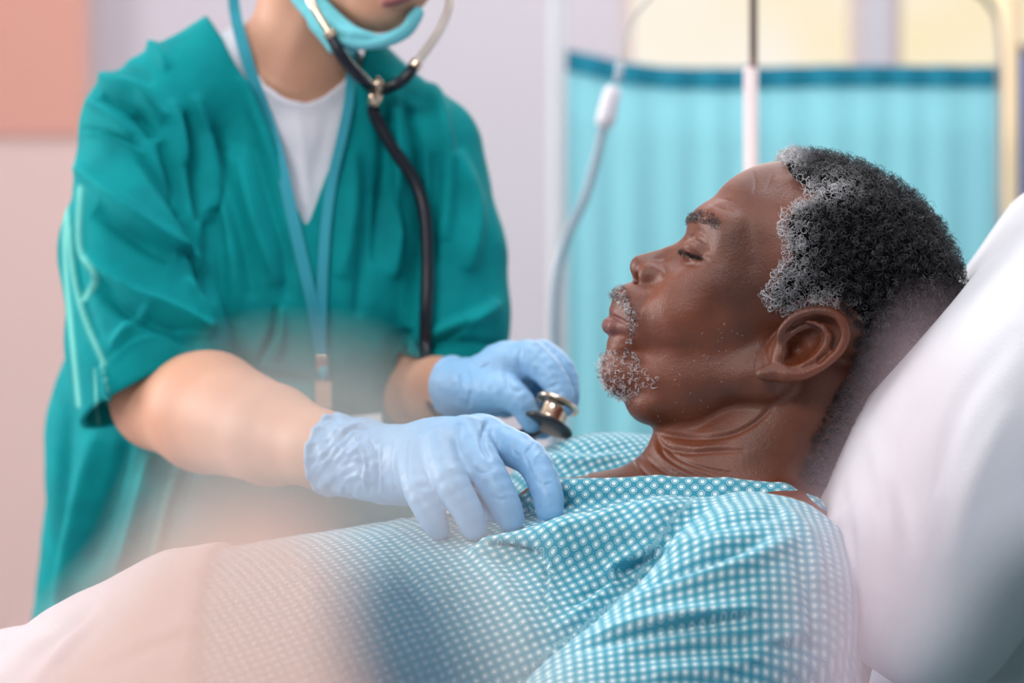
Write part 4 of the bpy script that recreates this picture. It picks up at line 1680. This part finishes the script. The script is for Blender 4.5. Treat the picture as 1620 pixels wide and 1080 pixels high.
def f_glove_r(P):
    fi = []
    idx = [N(775, 694, 690), N(838, 724, 735), N(864, 774, 765), N(870, 808, 775)]
    mid = [N(735, 690, 712), N(770, 744, 770), N(796, 792, 790), N(808, 820, 792)]
    rin = [N(697, 706, 722), N(712, 758, 788), N(738, 806, 805), N(750, 834, 805)]
    pin = [N(657, 724, 712), N(664, 776, 772), N(684, 818, 790), N(694, 838, 790)]
    thb = [N(640, 752, 620), N(712, 776, 640), N(760, 806, 690), N(782, 822, 720)]
    for pts, rs in ((idx, [27, 22.5, 20, 17.5]), (mid, [28, 23, 20, 17.5]), (rin, [27, 22, 19, 16.5]), (pin, [25, 20, 17, 14])):
        pts = smooth_poly(pts, 3)
        rs = smooth_poly([(r,) for r in rs], 3)[:, 0]
        fi.append(chain(P, pts, rs, 2))
    th = chain(P, thb, [30, 23, 19, 16], 6)
    palm = cone(P, N(600, 733, 612), N(690, 728, 660), 48, 52)
    palm = smin(palm, cone(P, N(690, 725, 665), N(756, 700, 680), 48, 38), 24)
    palm = smin(palm, cone(P, N(640, 742, 630), N(672, 742, 700), 46, 32), 20)
    d = palm
    for f in fi:
        d = smin(d, f, 13)
    d = smin(d, th, 12)
    # wrist and cuff
    c = np.array(N(585, 730, 598))
    e = np.array(N(528, 719, 560))
    w = cone(P, N(606, 734, 612), tuple(e), 50, 55)
    t, rl, _ = rolled_cuff(P, tuple(e), e - c, 55, 8)
    w = smax(w, t - 0, 2)
    bead = np.sqrt(t ** 2 + (rl - 54) ** 2) - 4.0
    puff = ell(P, N(562, 686, 596), (34, 17, 30), ax=-15)
    d = smin(d, smin(w, puff, 14), 14)
    return smin(d, bead, 3)


def f_glove_l(P):
    idx = [N(838, 566, 350), N(868, 590, 372), N(887, 622, 388), N(893, 642, 392)]
    mid = [N(858, 564, 312), N(888, 586, 330), N(899, 622, 345), N(898, 640, 350)]
    rin = [N(842, 590, 285), N(866, 630, 300), N(866, 668, 318), N(858, 682, 322)]
    pin = [N(822, 600, 270), N(846, 640, 285), N(850, 672, 300), N(846, 684, 305)]
    thb = [N(766, 618, 340), N(802, 622, 372), N(829, 643, 388), N(840, 668, 385)]
    d = cone(P, N(762, 610, 310), N(800, 585, 325), 40, 40)
    d = smin(d, cone(P, N(800, 590, 325), N(835, 572, 330), 38, 28), 20)
    d = smin(d, cone(P, N(770, 625, 315), N(800, 640, 310), 32, 20), 16)
    for pts, rs in ((idx, [27, 22, 18, 15.5]), (mid, [25, 20, 16.5, 14.5]), (rin, [24, 19, 15, 12]), (pin, [22, 16, 13, 11]), (thb, [33, 26, 19, 15])):
        pts = smooth_poly(pts, 3)
        rs = smooth_poly([(r,) for r in rs], 3)[:, 0]
        d = smin(d, chain(P, pts, rs, 2), 9)
    c = np.array(N(752, 611, 305))
    e = np.array(N(716, 612, 270))
    w = cone(P, N(760, 610, 310), tuple(e), 40, 44)
    t, rl, _ = rolled_cuff(P, tuple(e), e - c, 44, 8)
    w = smax(w, t, 2)
    bead = np.sqrt(t ** 2 + (rl - 43) ** 2) - 3.5
    return smin(smin(d, w, 12), bead, 3)


v_, q_ = iso(f_glove_r, (440, 560, 440), (960, 960, 900), 2.6)
nr = vnormals(v_, q_)
v_ = crease(v_, nr, [
    ([(560, 690), (576, 720), (578, 770)], 3, 3), ([(584, 694), (598, 730), (596, 780)], 4, -4), ([(604, 700), (600, 730), (604, 776)], 3, 3),
    ([(624, 700), (620, 740), (628, 780)], 2.5, -1.4), ([(636, 700), (632, 740), (640, 780)], 2.5, 1.2), ([(650, 690), (646, 740), (652, 770)], 3, -1.2),
    ([(540, 690), (560, 676), (590, 684)], 4, -3), ([(536, 704), (552, 716), (572, 706)], 4, 3), ([(535, 740), (560, 730), (585, 742)], 4, -2.5),
    ([(530, 672), (545, 680), (560, 672), (580, 668)], 4, 4), ([(545, 760), (566, 752), (590, 764)], 4, 2.5),
    ([(728, 668), (724, 700), (732, 730)], 6, -3), ([(770, 668), (762, 700), (776, 728)], 4, -4), ([(820, 700), (812, 712), (822, 722)], 2.5, -1.5),
    ([(846, 700), (832, 718), (836, 738)], 2.5, -2), ([(856, 712), (842, 730), (846, 748)], 2.5, 1.5), ([(850, 762), (862, 766), (876, 762)], 2.2, -1.6),
    ([(748, 740), (762, 748), (780, 742)], 2.2, -1.6), ([(782, 786), (794, 790), (806, 784)], 2.2, -1.4)])
v_ += nr * (0.9 * unit_noise(v_, 26, 31, 2) * np.clip((640 - proj(v_)[0]) / 40, 0.25, 3))[:, None]
o = new_mesh('glove', to_world(v_, YN), q_, M_glove)
adopt(nurse, o)
v_, q_ = iso(f_glove_l, (640, 480, 170), (960, 740, 470), 2.6)
nr = vnormals(v_, q_)
v_ = crease(v_, nr, [([(735, 580), (745, 610), (740, 645)], 3, -3), ([(722, 585), (732, 600), (728, 640)], 3, 2.5), ([(745, 575), (760, 582), (775, 575)], 3, -2.5),
                     ([(826, 548), (820, 570), (830, 590)], 3, -2.5), ([(860, 616), (872, 612), (884, 606)], 2.2, -2), ([(866, 628), (880, 624), (892, 616)], 2, -1.6),
                     ([(826, 640), (832, 650), (846, 646)], 2, -1.5), ([(800, 590), (806, 612), (824, 622)], 4, -2.5)])
v_ += nr * (0.8 * unit_noise(v_, 24, 33, 2))[:, None]
o = new_mesh('glove', to_world(v_, YN), q_, M_glove)
adopt(nurse, o)

# ------------------------------------------------------------------ face mask pulled under the chin
M_mask = mat('mask_fabric', srgb(116, 200, 212), rough=0.9, spec=0.15, bump=[(900, 0.3, 0.0006)])


def ribbon_sdf(P, pts, rs, flat):
    d = None
    return chain(P, pts, rs, 6)


def f_mask(P):
    a = chain(P, smooth_poly([N(430, -60, 40), N(476, 4, 100), N(520, 50, 140), N(556, 66, 166), N(600, 66, 180), N(640, 50, 172), N(660, 22, 150)], 4),
              [10] * 25, 3)
    b = chain(P, smooth_poly([N(452, -70, 44), N(500, -8, 108), N(536, 32, 146), N(566, 54, 172), N(602, 62, 182), N(640, 44, 176), N(660, 16, 154)], 4),
              [9, 9, 9, 9, 9, 9, 9, 9, 9, 9, 9, 9, 9, 8, 7, 6, 5, 5, 5, 5, 5, 5, 5, 5, 5], 3)
    c = chain(P, smooth_poly([N(440, -66, 42), N(488, -2, 106), N(528, 42, 146), N(560, 60, 170), N(600, 65, 181), N(640, 47, 174), N(661, 19, 152)], 4),
              [12, 12, 12, 12, 12, 12, 12, 12, 12, 12, 12, 12, 12, 10, 9, 8, 7, 7, 7, 7, 7, 7, 7, 7, 7], 3)
    d = smin(smin(a, b, 4), c, 4)
    lo = chain(P, [N(500, 40, 118), N(528, 74, 130), N(556, 82, 140)], [10, 10, 6], 4)
    return smin(d, lo, 12)


v_, q_ = iso(f_mask, (400, -110, 10), (720, 110, 230), 3)
nr = vnormals(v_, q_)
v_ = crease(v_, nr, [([(480, 0), (524, 48), (560, 62), (602, 58), (645, 34)], 3.5, -4), ([(496, 0), (534, 40), (566, 52), (604, 48), (645, 24)], 3, 2.5)])
o = new_mesh('face_mask', to_world(v_, YN), q_, M_mask)
tag(o, 'light blue surgical mask pulled down under the chin of the nurse', 'face mask')

# ------------------------------------------------------------------ lanyard with badge


def strap(pts, width, thick, m, name, parent=None):
    """flat ribbon along px,py,w points"""
    P = smooth_poly([N(*p) for p in pts], 8)
    W = to_world(P, YN)
    V, F = [], []
    for i in range(len(W)):
        t = Vector(W[min(i + 1, len(W) - 1)] - W[max(i - 1, 0)]).normalized()
        s = t.cross(Vector((0, -1, 0.15))).normalized()
        n = s.cross(t).normalized()
        p = Vector(W[i])
        for a, b in ((-1, -1), (1, -1), (1, 1), (-1, 1)):
            V.append(p + s * (a * width / 2) + n * (b * thick / 2))
    for i in range(len(W) - 1):
        for j in range(4):
            F.append((i * 4 + j, i * 4 + (j + 1) % 4, i * 4 + 4 + (j + 1) % 4, i * 4 + 4 + j))
    F += [(3, 2, 1, 0), tuple((len(W) - 1) * 4 + j for j in range(4))]
    return new_mesh(name, V, F, m, parent, smooth=False)


M_strap = mat('blue_webbing', srgb(34, 152, 172), rough=0.7, bump=[(1500, 0.4, 0.0005)])
M_metal = mat('polished_metal', srgb(214, 200, 190), rough=0.22, metal=1.0)


def surf_w(f, px, py, off=4, w0=420, w1=-100):
    """depth at which the camera ray through a pixel meets the surface f"""
    ws = np.arange(w0, w1, -2.0)
    P = np.array([N(px, py, w) for w in ws], dtype=np.float32)
    d = f(P)
    k = np.nonzero(d < off)[0]
    return float(ws[k[0]]) if len(k) else 0.0


def on_chest(pts, off=5):
    f = lambda P: np.minimum(np.minimum(f_scrub(P), f_tee(P)), f_nurse(P))
    return [(x, y, surf_w(f, x, y, off, 260, -120) + 2) for x, y in pts]


lan = empty('lanyard', to_world(np.array(N(508, 570, 190)), YN), 'bright blue neck lanyard hanging over the teal scrub top', 'lanyard')
left_pts = on_chest([(372, 20), (384, 70), (402, 130), (424, 190), (442, 250), (460, 330), (478, 410), (494, 480), (508, 560)])
left_pts = [(368, -80, left_pts[0][2] - 70), (368, -30, left_pts[0][2] - 30)] + left_pts
right_pts = on_chest([(556, 110), (552, 160), (540, 220), (526, 280), (516, 350), (511, 420), (509, 490), (508, 560)])
right_pts = [(566, 30, right_pts[0][2] - 60), (560, 75, right_pts[0][2] - 20)] + right_pts
adopt(lan, strap(left_pts, 0.0092, 0.0014, M_strap, 'strap'))
adopt(lan, strap([(x, y, w + 1.5) for x, y, w in right_pts], 0.0078, 0.0014, M_strap, 'strap'))
wz = left_pts[-1][2] + 6
c0 = to_world(np.array(N(509, 574, wz)), YN)
o = boxo('ferrule', c0[0] - 0.0045, c0[0] + 0.0045, c0[1] - 0.003, c0[1] + 0.003, c0[2] - 0.006, c0[2] + 0.006, M_metal, None, 0.001)
adopt(lan, o)
c1 = to_world(np.array(N(511, 592, wz)), YN)
V, F = tube([(c1[0], c1[1], c1[2] + 0.006), (c1[0] + 0.001, c1[1], c1[2] - 0.006)], [0.0042, 0.0030], 14)
o = new_mesh('buckle', V, F, M_strap)
adopt(lan, o)
c2 = to_world(np.array(N(512, 622, wz)), YN)
V, F = merge(boxm(c2[0] - 0.0062, c2[0] + 0.0062, c2[1] - 0.003, c2[1] + 0.003, c2[2] - 0.012, c2[2] + 0.009),
             tube([(c2[0], c2[1], c2[2] + 0.006), (c2[0], c2[1], c2[2] + 0.012)], 0.003, 12))
o = new_mesh('clip', V, F, mat('clip_metal', srgb(206, 180, 160), rough=0.4, metal=0.6), smooth=False)
adopt(lan, o)
c3 = to_world(np.array(N(552, 700, wz + 4)), YN)
V, F = boxm(-0.027, 0.027, -0.0006, 0.0006, -0.020, 0.020)
o = new_mesh('badge', [Matrix.Rotation(math.radians(-6), 3, 'Y') @ Vector(v) + Vector(c3) for v in V], F,
             mat('white_card', srgb(226, 234, 240), rough=0.4), smooth=False)
o['label'] = 'white identity card'
adopt(lan, o)

# ------------------------------------------------------------------ stethoscope
M_rub = mat('black_rubber_tube', srgb(12, 20, 34), rough=0.32, spec=0.5)
M_brass = mat('warm_chrome', srgb(226, 200, 176), rough=0.18, metal=1.0)


def ntube(pts, r, m, name, parent, seg=14):
    W = to_world(smooth_poly([N(*p) for p in pts], 8), YN)
    V, F = tube([tuple(p) for p in W], r, seg)
    o = new_mesh(name, V, F, m)
    adopt(parent, o)
    return o


st = empty('stethoscope', to_world(np.array(N(873, 655, 370)), YN), 'black stethoscope hanging from the ears of the nurse to the held chestpiece', 'stethoscope')
tw = on_chest([(592, 180), (620, 232), (655, 285), (672, 340), (676, 420), (674, 500)], 10)
tw = [(x, y, w + 6) for x, y, w in tw]
yw = tw[0][2] + 14
ntube([(596, 158, yw)] + tw + [(673, 548, 110), (675, 595, 170), (682, 630, 215), (700, 660, 245), (740, 690, 270), (800, 696, 300), (846, 680, 342), (868, 661, 372)], 0.0052, M_rub, 'tube', st)
ntube([(524, 58, 165), (538, 84, 168), (556, 108, 164), (576, 128, 150), (590, 142, yw + 2)], 0.0046, M_rub, 'fork_tube', st)
ntube([(656, 103, 130), (646, 118, 134), (630, 132, 130), (612, 140, yw + 6), (600, 142, yw + 2)], 0.0046, M_rub, 'fork_tube', st)
ntube([(452, -80, 100), (488, -4, 146), (506, 28, 158), (523, 56, 164)], 0.0030, M_brass, 'ear_tube', st)
ntube([(716, -90, 40), (714, -10, 90), (704, 30, 110), (684, 66, 124), (658, 101, 130)], 0.0034, mat('pale_ear_tube', srgb(226, 214, 204), rough=0.3, metal=0.3), 'ear_tube', st)
ntube([(521, 50, 164), (526, 60, 165)], 0.0052, M_brass, 'collar', st)
ntube([(661, 98, 130), (655, 105, 130)], 0.0050, M_brass, 'collar', st)
# yoke
V, F = merge(tube([tuple(to_world(np.array(N(588, 146, yw + 4)), YN)), tuple(to_world(np.array(N(600, 132, yw + 6)), YN)), tuple(to_world(np.array(N(606, 143, yw + 4)), YN))], [0.004, 0.0062, 0.004], 12),
             tube([tuple(to_world(np.array(N(597, 140, yw + 4)), YN)), tuple(to_world(np.array(N(592, 168, yw + 2)), YN))], [0.0055, 0.0058], 14))
o = new_mesh('yoke', V, F, M_brass)
adopt(st, o)
# chestpiece
axis = Vector((-0.40, -0.30, -0.86)).normalized()
cc = to_world(np.array(N(874, 656, 392)), YN)
Mx = Matrix.Translation(Vector(cc)) @ axis.to_track_quat('Z', 'Y').to_matrix().to_4x4()
top = [(0.0, -0.0112), (0.0140, -0.0112), (0.0162, -0.0104), (0.0168, -0.0090), (0.0160, -0.0076), (0.0135, -0.0070), (0.0112, -0.0066)]
V, F = lathe(top + [(0.0106, -0.004), (0.0106, 0.003), (0.0112, 0.0056)], 48, Mx)
o = new_mesh('chestpiece', V, F, M_brass)
adopt(st, o)
V, F = lathe([(0.0100, 0.0050), (0.0150, 0.0056), (0.0184, 0.0068), (0.0192, 0.0082), (0.0186, 0.0096), (0.0165, 0.0102)], 48, Mx)
o2 = new_mesh('rim', V, F, mat('dark_rubber_rim', srgb(44, 42, 48), rough=0.3, spec=0.5))
adopt(o, o2)
V, F = lathe([(0.0, 0.0088), (0.0165, 0.0090), (0.0165, 0.0099), (0.0, 0.0098)], 48, Mx)
o3 = new_mesh('diaphragm', V, F, mat('diaphragm_film', srgb(70, 70, 78), rough=0.15, spec=0.7))
adopt(o, o3)
